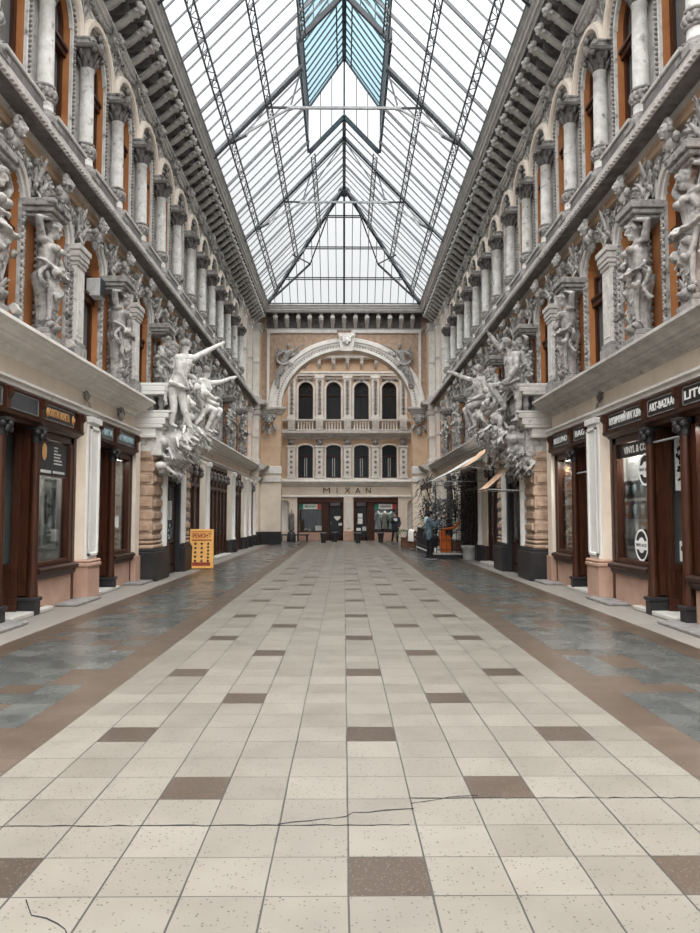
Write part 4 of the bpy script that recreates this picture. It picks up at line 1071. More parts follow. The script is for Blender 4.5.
J = dict(hipL=V(1.0, -1.42, 4.48), hipR=V(1.25, -1.52, 4.46), knL=V(1.0, -1.82, 4.34), knR=V(1.3, -1.86, 4.30), anL=V(1.0, -1.66, 3.86), anR=V(1.3, -1.70, 3.82), toL=V(1.0, -1.80, 3.76), toR=V(1.3, -1.84, 3.72),
         shL=V(.95, -1.46, 5.04), shR=V(1.30, -1.60, 5.04), neck=V(1.12, -1.53, 5.12), head=V(1.12, -1.57, 5.28),
         elR=V(1.38, -1.90, 5.16), wrR=V(1.45, -2.16, 5.30), elL=V(.88, -1.40, 4.80), wrL=V(.75, -1.30, 4.62), hdR=V(.1, -.3, .1), hdL=V(-.1, .1, -.1))
def d(mb):
    sash(mb, [(.85, -1.36, 4.66), (1.0, -1.66, 4.54), (1.3, -1.74, 4.48), (1.42, -1.44, 4.56)], .13, seed=18); sash(mb, [(.55, -1.0, 4.7), (.7, -1.3, 4.5), (.9, -1.5, 4.2), (.8, -1.4, 3.85)], .15, seed=19)
    scroll(mb, .72, 4.35, .2, 1.6, 1, 0, .07, -1.35, .12); scroll(mb, .98, 4.1, .15, 1.6, -1, 0, .06, -1.55, .12)
statue('R', J, 1.0, V(.4, -1, .05), 'portal_statue', 'grey seated female statue reaching out over the awnings', True, d, 16, 'relief_stone')
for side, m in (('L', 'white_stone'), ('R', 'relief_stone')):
    r = random.Random(8 if side == 'L' else 9); mb = MB(LM(side))
    for q in range(60):
        t = r.random(); x = r.uniform(.1, 2.0); z = 3.72 - t * .95; o = r.uniform(.35, 1.45 - .75 * t)
        mb.blob((x, -o, z), (r.uniform(.07, .17), r.uniform(.07, .17), r.uniform(.07, .16)), 7, 5)
    mb.box(.05, 2.1, -.6, .1, 3.0, 3.72); mb.blob((1.0, -.8, 3.45), (.80, .5, .30), 12, 8)
    for q in range(150):
        t = r.random(); x = r.uniform(0, 2.1); z = 3.80 - t * 1.05
        M0 = mb.M; mb.M = LM(side) @ Matrix.Translation(V(x, -(1.45 - .85 * t) + r.uniform(0, .3), z)) @ Matrix.Rotation(r.uniform(-1, 1), 4, 'Z')
        leaf(mb, 0, 0, r.uniform(-2.6, -.4), r.uniform(.20, .42), r.uniform(.12, .22), 0, .14, .14, 2); mb.M = M0
    for q in range(7):
        M0 = mb.M; mb.M = LM(side) @ Matrix.Translation(V(0, -r.uniform(.7, 1.35), 0))
        scroll(mb, r.uniform(.3, 1.9), r.uniform(3.0, 3.7), r.uniform(.12, .22), 1.5, r.choice((-1, 1)), r.uniform(0, 6), .055, 0, .1); mb.M = M0
    for q in range(9):
        M0 = mb.M; mb.M = LM(side) @ Matrix.Translation(V(0, -r.uniform(.6, 1.25), 0)) @ Matrix.Rotation(r.uniform(-.5, .5), 4, 'Z')
        scroll(mb, r.uniform(.35, 1.1), r.uniform(3.8, 4.75), r.uniform(.12, .24), 1.6, r.choice((-1, 1)), r.uniform(0, 6), .06, 0, .14); mb.M = M0
    for q in range(6):
        x = r.uniform(.3, .9); sash(mb, [(x, -.7, 4.7 + r.uniform(-.2, .3)), (x + r.uniform(-.1, .3), -1.0, 4.4), (x + r.uniform(-.1, .3), -1.1, 4.0), (x + r.uniform(-.2, .2), -1.0, 3.7)], r.uniform(.09, .16), seed=q)
    mb.tube([(.7, -.5, 3.7), (.7, -.7, 4.3), (.75, -.75, 4.9)], [.3, .22, .1], 8)
    me = bake(mb, 'leaf_console', m, .022, 0)
    me.transform(Matrix.Translation(V(0, 0, -3.7)))
    o = obj('leaf_console', me, None, at(side, DP, 3.7), 0)
    tag(o, 'mass of carved rock and leaves carrying the statues on the %s' % SIDE[side], 'carving')

# ---- spandrel figures beside the big arch
for s, lab in ((-1, 'orange-board side'), (1, 'awning side')):
    mb = MB(Matrix.Diagonal((s, 1, 1, 1)) @ Matrix.Translation((0, -.12, 0)))
    J = dict(hipL=V(3.28, 0, 9.9), hipR=V(3.45, -.08, 9.85), knL=V(3.55, -.12, 9.45), knR=V(3.72, -.1, 9.35), anL=V(3.72, -.05, 8.95), anR=V(3.80, -.06, 8.85), toL=V(3.74, -.1, 8.8), toR=V(3.84, -.1, 8.7),
             shL=V(2.90, -.05, 10.62), shR=V(3.30, -.08, 10.66), neck=V(3.10, -.08, 10.74), head=V(3.10, -.14, 10.92), elL=V(2.60, -.1, 10.85), wrL=V(2.28, -.1, 11.0), elR=V(3.62, -.1, 10.5), wrR=V(3.70, -.12, 10.12), hdL=V(-.3, 0, .08), hdR=V(.05, 0, -.3))
    P, R = wholebody(mb, J, 1.12, V(-.3, -1, -.2), True); curls(mb, P, 1.25, 24, 3, .1)
    sash(mb, [(3.0, 0, 10.1), (3.2, -.12, 9.95), (3.5, -.16, 9.9), (3.75, -.05, 10.2)], .13, seed=3); sash(mb, [(3.3, -.1, 9.8), (3.42, -.1, 9.5), (3.6, -.06, 9.2), (3.66, 0, 8.6)], .13, seed=4)
    sash(mb, [(2.5, 0, 10.7), (2.7, -.05, 10.5), (2.95, -.05, 10.35)], .12, seed=6)
    for q in range(16):
        M0 = mb.M; leaf(mb, 3.3 + .5 * math.sin(q), 10.3 + .45 * math.cos(q * 1.7), q * 1.1, .32, .18, -.02, .08, .06, 2)
    me = bake(mb, 'spandrel_figure', 'grey_stone', .024, 1)
    me.transform(Matrix.Translation(V(-s * 3.2, 0, -9.9)))
    o = obj('spandrel_figure', me, None, (s * 3.2, YB, 9.9), 0)
    tag(o, 'carved reclining figure in the corner above the big arch, %s' % lab, 'statue')
# keystone and hanging brackets of the arch
mb = MB(); mb.poly([(-.34, 10.66), (.34, 10.66), (.48, 11.66), (-.48, 11.66)], -.34, .1); mask(mb, 0, 11.2, .40, -.32)
for k in (-1, 1): scroll(mb, k * .30, 11.45, .12, 1.3, k, 0, .045, -.36, .06, 14)
me = mb.mesh('keystone', 'pale_moulding'); o = obj('keystone', me, None, (AX, YB, 0)); tag(o, 'pale keystone with a carved face crowning the big arch', 'keystone')
for s, lab in ((-1, 'orange-board side'), (1, 'awning side')):
    mb = MB(); mask(mb, 0, 6.75, .36, -.14)
    for k in (-1, 1): scroll(mb, k * .26, 6.95, .15, 1.4, k, PI / 2, .05, -.14, .08); leaf(mb, k * .2, 6.6, -PI / 2 + k * .5, .45, .22, -.12, .08, .08, 3)
    leaf(mb, 0, 6.5, -PI / 2, .5, .26, -.14, .1, .1, 3); mb.bbox(-.3, .3, -.22, 0, 7.0, 7.14, .02)
    o = obj('wall_mask', mb.mesh('wall_mask', 'grey_stone'), None, (s * 4.12, YB - .08, 0)); tag(o, 'carved mask bracket under the arch impost, %s' % lab, 'carving')
# ------------------------------------------------------------------ rusticated portals with their entablature
def wall_thing(name, label, cat, side, depth, group=None): return thing(name, label, cat, at(side, depth), 0, group)
def wp(name, fn, mats, t, side, kind=None):
    """part of a wall thing: built in (depth, -out, z) relative to the thing"""
    mb = MB(LM(side)); fn(mb); return build(name, mb, mats, t, kind=kind)
for side in 'LR':
    S = SIDE[side]
    for i, (a, b, order) in enumerate(((17.6, 18.85, 'near'), (20.7, 21.9, 'far'))):
        t = wall_thing('rusticated_pillar', '%s rough brown stone pillar of the portal on the %s with black plinth' % ('first' if i == 0 else 'second', S), 'pillar', side, a)
        L_ = b - a
        def f(mb): mb.bbox(0, L_, -.56, .02, 0, .70, .02); mb.bbox(.03, L_ - .03, -.52, .02, .70, .76, .015)
        wp('plinth', f, 'plinth_dark', t, side)
        r = random.Random(5 + i)
        x0, x1 = (.06, L_ - .32) if i == 0 else (.34, L_ - .06)
        def f(mb):
            for k, (z0, z1) in enumerate(((.76, .86), (.88, .96), (.98, 1.10))): mb.bbox(x0 - .02 + k * .01, x1 + .02 - k * .01, -.46 + k * .012, .02, z0, z1, .03)
            z = 1.13; k = 0
            while z < 3.35:
                h = .31 if k % 2 == 0 else .27
                mb.bbox(x0 + r.uniform(0, .015), x1 - r.uniform(0, .015), -.43 + r.uniform(0, .02), .02, z, z + h - .015, .035)
                if k % 2 == 0:
                    mb.bbox(x0 + .10, x1 - .10, -.47, -.40, z + .06, z + h - .07, .03); mb.bbox(x0 - .035, x0 + .02, -.36, -.10, z + .06, z + h - .07, .02)
                else: mb.bbox(x0 + .03, x1 - .03, -.445, -.40, z + .04, z + h - .06, .02)
                z += h; k += 1
            mb.box(x0 + .03, x1 - .03, -.40, .02, 1.1, 3.42)
        wp('rough_shaft', f, 'rust_stone', t, side)
        j0, j1 = (L_ - .30, L_ - .02) if i == 0 else (.02, .30)
        def f(mb): mb.bbox(j0, j1, -.44, .02, .76, 3.2, .02); mb.tube([((j0 + j1) / 2, -.42, .80), ((j0 + j1) / 2, -.42, 3.15)], .11, 10); mb.bbox(j0 - .03, j1 + .03, -.50, .02, 3.2, 3.42, .02)
        wp('jamb', f, 'white_paint', t, side)['label'] = 'white half column'
    # entablature: two slabs with stub balusters between them
    t = wall_thing('portal_entablature', 'stone entablature of two slabs with stub balusters over the portal of the %s' % S, 'entablature', side, 17.5)
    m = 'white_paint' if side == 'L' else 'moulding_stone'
    def f(mb):
        for z0, z1, d_ in ((3.42, 3.50, .50), (3.66, 3.74, .66), (3.74, 3.90, .72), (3.90, 4.02, .80), (4.02, 4.08, .86)): mb.bbox(0, 4.45, -d_, .02, z0, z1, .015)
        mb.box(.05, 4.4, -.48, .02, 3.5, 3.66)
    wp('lower_slab', f, m, t, side)
    def f(mb):
        mb.box(.1, 4.35, -.40, .02, 4.06, 4.46)
        x = .2
        while x < 4.4:
            mb.lathe([(.05, 4.08), (.09, 4.10), (.05, 4.16), (.10, 4.26), (.06, 4.38), (.10, 4.44), (.10, 4.46)], x, -.58, 10); x += .42
    wp('baluster', f, 'grey_stone', t, side)['kind'] = 'stuff'
    def f(mb):
        for z0, z1, d_ in ((4.46, 4.54, .70), (4.54, 4.66, .78), (4.66, 4.74, .84)): mb.bbox(-.02, 4.47, -d_, .02, z0, z1, .015)
        x = .1
        while x < 4.4: mb.blob((x, -.79, 4.60), (.04, .03, .05), 6, 4); x += .11
    wp('upper_slab', f, m, t, side)
    # the door between the pillars
    nd = 1 if side == 'L' else 2
    d_ = obj('door_%d' % nd, None, None, at(side, 18.9, 0, .30)); d_['kind'] = 'structure'
    def f(mb):
        mb.box(-.05, .12, -.12, .08, 0, 3.42); mb.box(1.63, 1.80, -.12, .08, 0, 3.42); mb.box(-.05, 1.8, -.12, .08, 3.3, 3.42); mb.box(-.05, 1.8, -.12, .06, 2.46, 2.60)
    wp('door_frame', f, 'off_black', d_, side)
    for a in (.14, .89):
        def f(mb):
            mb.bbox(a, a + .10, -.02, .06, .02, 2.46, .01); mb.bbox(a + .62, a + .72, -.02, .06, .02, 2.46, .01)
            for z0, z1 in ((.02, .22), (.82, .94), (2.34, 2.46)): mb.bbox(a, a + .72, -.02, .06, z0, z1, .01)
            mb.bbox(a + .12, a + .60, 0, .05, .24, .80, .02)
        lf = wp('door_leaf', f, 'wood_dark', d_, side)
        def f(mb): mb.box(a + .10, a + .62, .02, .035, .94, 2.34)
        wp('pane', f, 'window_glass', lf, side)
        def f(mb): mb.tube([(a + (.66 if a < .5 else .06), -.07, 1.0), (a + (.66 if a < .5 else .06), -.07, 1.25)], .014, 6)
        wp('handle', f, 'iron', lf, side)
    def f(mb): mb.box(.12, 1.63, .02, .035, 2.6, 3.3)
    wp('transom_pane', f, 'window_glass', d_, side)
# pictures and notices at the orange-board-side door
def board(name, label, cat, side, depth, out, z, w, h, mats, extra=None, th=.03, face='aisle', group=None):
    """a flat framed board; face 'aisle' looks across the passage, 'camera' looks towards the open end"""
    t = thing(name, label, cat, at(side, depth, z, out), RZ[side] if face == 'aisle' else 0, group)
    mb = MB(); fw = .025
    for b in ((-w / 2, -w / 2 + fw, 0, h), (w / 2 - fw, w / 2, 0, h), (-w / 2, w / 2, 0, fw), (-w / 2, w / 2, h - fw, h)): mb.box(b[0], b[1], -th - .008, 0, b[2], b[3])
    build('frame', mb, mats[0], t)
    mb = MB(); mb.box(-w / 2 + fw * .8, w / 2 - fw * .8, -th, -.004, fw * .8, h - fw * .8); p = build('panel', mb, mats[1], t)
    if extra: extra(t, p)
    return t
def art(t, p):
    mb = MB(); mb.blob((0, -.034, .42), (.15, .012, .18), 12, 6); mb.box(-.2, .2, -.036, -.028, .08, .17); mb.box(-.12, .12, -.036, -.028, .20, .23); build('printed_oval', mb, 'sign_black', p)
board('framed_sign', 'black and white framed sign hanging over the door behind the orange board', 'sign', 'L', 19.3, .46, 2.55, .62, .78, ['off_black', 'paper_grey'], art, face='camera')
board('notice', 'pale paper notice in the door glass behind the orange board', 'notice', 'L', 19.7, .31, 1.45, .42, .50, ['paper', 'paper_grey'])
def art(t, p):
    mb = MB(); r = random.Random(3)
    for i in range(8): mb.blob((r.uniform(-.16, .16), -.032, r.uniform(.1, .5)), (r.uniform(.02, .07), .008, r.uniform(.02, .06)), 7, 4)
    build('print', mb, 'letter_teal', p)
board('poster', 'dark blue poster in the door glass behind the orange board', 'poster', 'L', 19.7, .31, .85, .46, .56, ['off_black', 'dress_dark'], art)

# ------------------------------------------------------------------ white panelled piers between the shops
for side in 'LR':
    S = SIDE[side]
    t = wall_thing('panelled_pier', 'white panelled pier on a pink pedestal between the two shops of the %s' % S, 'pilaster', side, 13.78)
    def f(mb): mb.bbox(-.03, .60, -.26, .02, 0, .66, .012); mb.bbox(-.06, .63, -.29, .02, .60, .68, .02); mb.bbox(-.05, .62, -.28, .02, .68, .74, .02)
    wp('pedestal', f, 'pink_plaster', t, side)
    def f(mb): mb.box(0, .57, -.16, .02, .74, 3.42)
    wp('back_strip', f, 'cream_plaster', t, side)
    def f(mb):
        mb.bbox(.03, .54, -.22, -.15, .74, 3.30, .01)
        for b in ((.03, .09, .80, 3.24), (.48, .54, .80, 3.24)): mb.bbox(b[0], b[1], -.25, -.21, b[2], b[3], .01)
        for z0 in (.80, 3.18): mb.bbox(.03, .54, -.25, -.21, z0, z0 + .06, .01)
        mb.bbox(.0, .57, -.27, .02, 3.30, 3.42, .015)
    wp('panel', f, 'white_paint', t, side)
    # carved boss on the frieze above the pier
    mb = MB(); mask(mb, 0, 3.84, .13, -.02); leaf(mb, 0, 3.80, -PI / 2, .16, .12, -.05, .05, .04, 2); mb.bbox(-.07, .07, -.06, .02, 3.90, 3.96, .01)
    o = obj('wall_boss', mb.mesh('wall_boss', 'grey_stone' if side == 'L' else 'dark_stone'), None, at(side, 14.05), RZ[side]); tag(o, 'small carved boss on the frieze above the panelled pier, %s' % S, 'carving')
    # cream strip next to the portal
    t = wall_thing('wall_strip', 'plain cream pier beside the rusticated portal on the %s' % S, 'pilaster', side, 17.17)
    def f(mb): mb.bbox(0, .36, -.14, .02, .62, 3.42, .008)
    wp('shaft', f, 'cream_plaster', t, side)
    def f(mb): mb.bbox(-.02, .38, -.18, .02, 0, .62, .01)
    wp('base', f, 'pink_plaster', t, side)
o = obj('wall_lamp', None, None, at('L', 16.2, 3.80), RZ['L'])
bpy.data.objects.remove(o)
mb = MB(); mb.lathe([(.02, -.14), (.06, -.10), (.085, .02), (.06, .12), (.02, .16)], 0, -.10, 12); mb.tube([(0, 0, .1), (0, -.1, .14)], .02, 6)
o = obj('wall_lamp', mb.mesh('wall_lamp', 'grey_stone'), None, at('L', 16.1, 3.78), RZ['L']); tag(o, 'small dark wall lamp on the cream frieze of the orange-board side', 'lamp')

# ------------------------------------------------------------------ piers and doors further along
nd = 2
for side in 'LR':
    S = SIDE[side]
    for i, (a, b) in enumerate(((24.45, 26.05), (30.15, 32.15), (34.3, 35.7), (36.2, 37.5), (38.7, 39.15))):
        t = wall_thing('wall_pier', 'cream pier with white half column, %s beyond the portal on the %s' % (nth(i), S), 'pilaster', side, a)
        L_ = b - a
        def f(mb): mb.bbox(0, L_ * .62, -.22, .02, .55, 3.42, .01); mb.bbox(-.02, L_ * .64, -.24, .02, 3.32, 3.42, .01)
        wp('shaft', f, 'cream_plaster', t, side)
        c = L_ * .80
        def f(mb): mb.lathe([(.15, .55), (.15, .62), (.12, .66), (.12, 3.16), (.15, 3.2), (.15, 3.26)], c, -.20, 14); mb.bbox(c - .17, c + .17, -.37, .02, 3.26, 3.42, .012)
        wp('half_column', f, 'white_paint', t, side)['label'] = 'white half column'
        def f(mb): mb.bbox(-.03, L_ * .64, -.28, .02, 0, .55, .015); mb.bbox(c - .18, c + .18, -.40, .02, 0, .55, .015)
        wp('plinth', f, 'plinth_dark', t, side)
    for a, b in ((22.7, 24.4), (26.1, 30.1), (32.2, 34.2), (37.6, 38.6)):
        nd += 1
        d_ = obj('door_%d' % nd, None, None, at(side, a, 0, .17)); d_['kind'] = 'structure'
        L_ = b - a; n = max(2, round(L_ / .85)); w_ = L_ / n
        def f(mb):
            for k in range(n + 1): mb.bbox(k * w_ - .06, k * w_ + .06, -.04, .10, 0, 3.42, .01)
            mb.box(0, L_, -.04, .1, 3.28, 3.42); mb.box(0, L_, -.05, .1, 2.5, 2.62); mb.box(0, L_, -.03, .1, 0, .06)
        wp('door_frame', f, 'wood', d_, side)
        for k in range(n):
            x0, x1 = k * w_ + .06, (k + 1) * w_ - .06
            def f(mb):
                for q in ((x0, x0 + .09), (x1 - .09, x1)): mb.bbox(q[0], q[1], .0, .07, .06, 2.5, .008)
                for z0, z1 in ((.06, .22), (.80, .92), (2.4, 2.5)): mb.bbox(x0, x1, 0, .07, z0, z1, .008)
                mb.bbox(x0 + .09, x1 - .09, .02, .05, .22, .80, .02)
            lf = wp('door_leaf', f, 'wood' if side == 'L' else 'wood_dark', d_, side)
            def f(mb): mb.box(x0 + .09, x1 - .09, .03, .042, .92, 2.4); mb.box(x0, x1, .03, .042, 2.62, 3.28)
            wp('pane', f, 'window_glass', lf, side)
        def f(mb):
            for k in range(n + 1):
                mb.blob((k * w_, -.10, 2.92), (.10, .08, .12), 8, 6); scroll(mb, k * w_, 3.05, .11, 1.3, 1, 0, .04, -.08, .05, 12)
        wp('carved_bracket', f, 'dark_stone', d_, side)['kind'] = 'structure'
# stone door steps
STEPS = ((9.2, 10.7, .46, .05, 'dark', 'nearest the camera'), (10.78, 12.35, .16, .07, 'pale', 'at the entrance of the near shop'), (12.75, 13.95, .42, .05, 'dark', 'before the near shop window'), (14.6, 15.9, .18, .07, 'pale', 'at the entrance of the second shop'), (16.6, 17.55, .46, .05, 'dark', 'beside the portal plinth'), (22.8, 24.3, .5, .08, 'pale', 'at the first door past the portal'), (26.6, 29.6, .5, .08, 'pale', 'at the wide door past the portal'))
for side in 'LR':
    for a, b, o_, h, c, w_ in STEPS:
        if side == 'R' and a > 25: continue
        mb = MB(LM(side)); mb.bbox(0, b - a, -o_ - .02, .25 if a < 20 else .0, .0, h, .012)
        mats = 'step_stone' if c == 'dark' else 'step_pale'
        o = obj('door_step', mb.mesh('door_step', mats), None, at(side, a, .001)); tag(o, '%s stone door step %s, %s' % (c, w_.replace('nearest the camera', 'closest to camera'), SIDE[side]), 'step')
# ------------------------------------------------------------------ timber shopfronts
def capital_small(mb, x, y, z):
    mb.lathe([(.07, z), (.085, z + .03), (.08, z + .06), (.10, z + .14), (.12, z + .20)], x, y, 10)
    for k in (-1, 1):
        mb.blob((x + k * .11, y - .06, z + .17), (.055, .06, .055), 8, 6); mb.blob((x + k * .05, y - .11, z + .10), (.045, .04, .06), 6, 5)
    mb.bbox(x - .13, x + .13, y - .13, y + .12, z + .20, z + .26, .012); mb.blob((x, y - .13, z + .16), (.05, .04, .06), 6, 5)
def shopfront(side, depth, half, cols, windows, entr, signs, label, label_t):
    """cols: x of the timber columns; windows: (x0,x1); entr: (x0,x1); signs: (x0,x1,text,material,bg)"""
    t = thing('shopfront', label, 'shopfront', at(side, depth), RZ[side])
    def P(name, mats, fn, parent=None):
        mb = MB(); fn(mb); return build(name, mb, mats, parent or t)
    bounds = sorted({-half, half} | {c for c in cols})
    def f(mb):
        mb.prof([(.06, 2.96), (-.10, 2.96), (-.13, 3.00), (-.20, 3.03), (-.22, 3.08), (-.14, 3.10), (-.12, 3.12), (-.12, 3.38), (-.17, 3.40), (-.17, 3.42), (.06, 3.42)], -half, half)
        for c in bounds:
            c = max(-half + .07, min(half - .07, c)); mb.bbox(c - .07, c + .07, -.20, 0, 3.08, 3.42, .012); mb.prof([(-.19, 3.22), (-.25, 3.30), (-.25, 3.40), (-.19, 3.42)], c - .05, c + .05)
    fa = P('fascia', 'wood', f)
    for x0, x1, txt, m, bg, frac in signs:
        def f(mb): mb.bbox(x0, x1, -.145, -.115, 3.125, 3.375, .006)
        sb = P('sign_board', bg, f, fa)
        def f(mb):
            for z in (3.12, 3.368): mb.box(x0 - .015, x1 + .015, -.155, -.12, z, z + .014)
            for x in (x0 - .015, x1): mb.box(x, x + .015, -.155, -.12, 3.12, 3.38)
        P('sign_frame', 'step_stone', f, fa)
        if txt: obj('lettering', text_mesh(txt, .17, .004, m, width=(x1 - x0) * frac, font_bold=.004), sb, ((x0 + x1) / 2, -.148, 3.25))
    for c in cols:
        def f(mb): mb.tube([(c, -.10, .30), (c, -.10, 1.2), (c, -.10, 2.70)], [.075, .072, .062], 12); mb.lathe([(.09, .28), (.09, .36), (.08, .5), (.075, .56)], c, -.10, 12); mb.bbox(c - .10, c + .10, -.04, .10, .3, 2.98, .01)
        k = P('timber_column', 'wood', f)
        P('capital', 'plinth_dark', lambda mb: capital_small(mb, c, -.10, 2.70), k)
        P('base', 'plinth_dark', lambda mb: (mb.bbox(c - .095, c + .095, -.195, .1, 0, .24, .015), mb.bbox(c - .12, c + .12, -.22, .1, .22, .28, .012)), k)
    for i, (x0, x1) in enumerate(windows):
        def f(mb):
            for q in ((x0, x0 + .12), (x1 - .12, x1)): mb.bbox(q[0], q[1], -.05, .09, .72, 2.98, .012)
            mb.bbox(x0, x1, -.05, .09, 2.84, 2.98, .012); mb.bbox(x0, x1, -.04, .09, .72, .80, .01)
        wf = P('window_frame', 'wood', f)
        P('pane', 'shop_glass', lambda mb: mb.box(x0 + .11, x1 - .11, .03, .04, .79, 2.85), wf)
        def f(mb): mb.prof([(.08, .52), (-.10, .52), (-.13, .56), (-.15, .62), (-.19, .64), (-.19, .69), (-.14, .72), (.08, .72)], x0 - .03, x1 + .03)
        P('sill', 'wood_dark', f, wf)
        P('bulkhead', 'pink_plaster', lambda mb: mb.bbox(x0, x1, -.06, .1, 0, .53, .008))
        def f(mb):
            mb.box(x0, x1, .85, .88, .6, 3.0); mb.box(x0, x0 + .02, .1, .88, .6, 3.0); mb.box(x1 - .02, x1, .1, .88, .6, 3.0); mb.box(x0, x1, .1, .88, .6, .70); mb.box(x0, x1, .1, .88, 2.98, 3.0)
        P('display_case', 'interior_pale', f)
    x0, x1 = entr; c = (x0 + x1) / 2; w2 = (x1 - x0) / 2; wi = w2 * .68
    for s in (-1, 1):
        # splayed sides of the entrance
        def pan(mb, z0, z1, u0, u1, th):
            a = Vector((c + s * w2, .08, 0)); b = Vector((c + s * wi, .95, 0)); d = b - a; n = Vector((d.y, -d.x, 0)).normalized() * th
            p, q = a + d * u0, a + d * u1
            vs = [(p.x - n.x, p.y - n.y, z0), (q.x - n.x, q.y - n.y, z0), (q.x + n.x, q.y + n.y, z0), (p.x + n.x, p.y + n.y, z0)]
            vs += [(v[0], v[1], z1) for v in vs]
            mb._add(vs, [(0, 3, 2, 1), (4, 5, 6, 7), (0, 1, 5, 4), (1, 2, 6, 5), (2, 3, 7, 6), (3, 0, 4, 7)])
        def f(mb):
            pan(mb, 0, 2.96, 0, .12, .035); pan(mb, 0, 2.96, .88, 1, .035); pan(mb, .70, .80, 0, 1, .045); pan(mb, 2.84, 2.96, 0, 1, .035); pan(mb, .0, .70, 0, 1, .02); pan(mb, .0, .16, 0, 1, .06); pan(mb, .16, .26, 0, 1, .045); pan(mb, .36, .60, .25, .75, .035)
        sp_ = P('splayed_side', 'wood', f)
        P('pane', 'shop_glass', lambda mb: pan(mb, .8, 2.84, .12, .88, .005), sp_)
    def f(mb):
        for q in ((c - wi, c - wi + .10), (c + wi - .10, c + wi)): mb.bbox(q[0], q[1], .93, 1.0, .05, 2.4, .01)
        for z0, z1 in ((.05, .25), (.85, .97), (2.3, 2.4)): mb.bbox(c - wi, c + wi, .93, 1.0, z0, z1, .01)
        mb.bbox(c - wi + .1, c + wi - .1, .95, .99, .25, .85, .02); mb.box(c - wi, c + wi, .93, 1.0, 2.4, 2.5); mb.box(c - wi, c + wi, .96, .98, 2.9, 2.98)
    dr = P('door', 'wood', f)
    P('pane', 'window_glass', lambda mb: (mb.box(c - wi + .1, c + wi - .1, .96, .972, .97, 2.3), mb.box(c - wi, c + wi, .96, .972, 2.5, 2.92)), dr)
    P('handle', 'iron_light', lambda mb: mb.tube([(c + wi - .05, .90, 1.0), (c + wi - .05, .88, 1.1), (c + wi - .05, .90, 1.2)], .014, 6), dr)
    def f(mb): mb.box(x0, x1, .05, 1.0, 2.965, 2.98); mb.box(x0, x1, .0, 1.0, 0, .05)
    P('porch_lining', 'wood_dark', f)
    for s in (-1, 1):
        P('side_post', 'wood', lambda mb: mb.bbox(s * half - .06, s * half + .06, -.06, .1, .0, 2.98, .01))
    return t
SHOPS = {}
for side, sd in (('L', 1), ('R', -1)):
    def X(a, b): return (min(sd * a, sd * b), max(sd * a, sd * b))
    def sg(a, b, *r): return (*X(a, b), *r)
    if side == 'L':
        signs = [sg(.72, 2.05, 'ЗОЛОТАЯ МОНЕТА', 'letter_gold', 'sign_black', .70), sg(-.52, .52, '', '', 'sign_grey', 1), sg(-2.05, -.72, '', '', 'sign_grey', 1)]
    else:
        signs = [sg(.70, 2.28, 'МУЗИЧНИЙ МАГАЗИН', 'letter_white', 'sign_black', .94), sg(-.52, .52, 'ART-BAZAAR', 'letter_white', 'sign_black', .92), sg(-2.2, -.70, 'LITOGRAF', 'letter_white', 'sign_black', .96)]
    shopfront(side, 11.09, 2.42, [-.60, .60], [X(.72, 2.34), X(-2.34, -.72)], (-.50, .50), signs,
              'timber shopfront with %s, closest to camera' % ('a gold lettered sign' if side == 'L' else 'white lettered music shop signs'), '')
    if side == 'L': signs = [sg(-.02, 1.22, 'АНТИКВАРИАТ', 'letter_teal', 'sign_grey', .94), sg(-1.28, -.40, 'КНИГИ', 'letter_teal', 'sign_grey', .9)]
    else: signs = [sg(-.02, 1.22, 'BELLUNO', 'letter_white', 'sign_black', .80), sg(-1.28, -.40, 'BAGS', 'letter_white', 'sign_black', .86)]
    shopfront(side, 15.785, 1.36, [sd * -.22], [X(-.10, 1.28)], X(-1.26, -.36), signs,
              'timber shopfront with %s between the white panelled pier and the portal' % ('teal lettered signs' if side == 'L' else 'white lettered signs'), '')

# gold emblems beside the gold lettering
for k, x in ((0, 11.15 + .83), (1, 11.15 + 1.96)):
    mb = MB(); mb.blob((0, 0, 0), (.055, .012, .085), 10, 6); rosette(mb, 0, 0, .05, -.01)
    o = obj('sign_emblem', mb.mesh('sign_emblem', 'letter_gold'), None, at('L', x, 3.25, .15), RZ['L']); tag(o, 'small gold emblem at the %s end of the gold lettered sign' % ('camera' if k == 0 else 'far'), 'emblem')

# ---- things in the windows: orange-board side, near shop
def lines(t, p, w, h, m='letter_white'): pass
def art(t, p):
    mb = MB(); mb.blob((-.40, -.04, .40), (.10, .012, .15), 12, 6); build('gold_seal', mb, 'letter_gold', p)
    mb = MB()
    for i, (x, w_) in enumerate(((.02, .16), (.02, .14), (.02, .30), (.02, .26), (.02, .34), (.02, .36))): mb.box(x, x + w_, -.038, -.028, .49 - i * .055, .515 - i * .055)
    mb.box(-.52, -.10, -.038, -.028, .05, .10); mb.box(.0, .5, -.038, -.028, .06, .10); build('text_lines', mb, 'paper_grey', p)
board('window_sign', 'dark brown shop sign with gold seal across the top of the window', 'sign', 'L', 12.62, -.02, 2.22, 1.26, .58, ['wood_dark', 'off_black'], art)
mb = MB()
pts = []
for i in range(60):
    x = -.66 + 1.32 * i / 59; pts.append((x, .02 * math.sin(i * 1.7) + .012 * math.sin(i * .61)))
for (x0, y0), (x1, y1) in zip(pts, pts[1:]): mb.quad((x0, y0, 0), (x1, y1, 0), (x1, y1, 1.98), (x0, y0, 1.98)); mb.quad((x0, y0 + .012, 0), (x0, y0 + .012, 1.98), (x1, y1 + .012, 1.98), (x1, y1 + .012, 0))
cm = mb.mesh('curtain', 'curtain')
tag(obj('curtain', cm, None, at('L', 12.62, .80, -.30), RZ['L']), 'grey curtain behind the poster in the gold lettered shop window', 'curtain')
tag(obj('curtain', cm, None, at('L', 9.68, .80, -.30), RZ['L']), 'pale curtain in the shop window closest to camera, orange-board side', 'curtain')
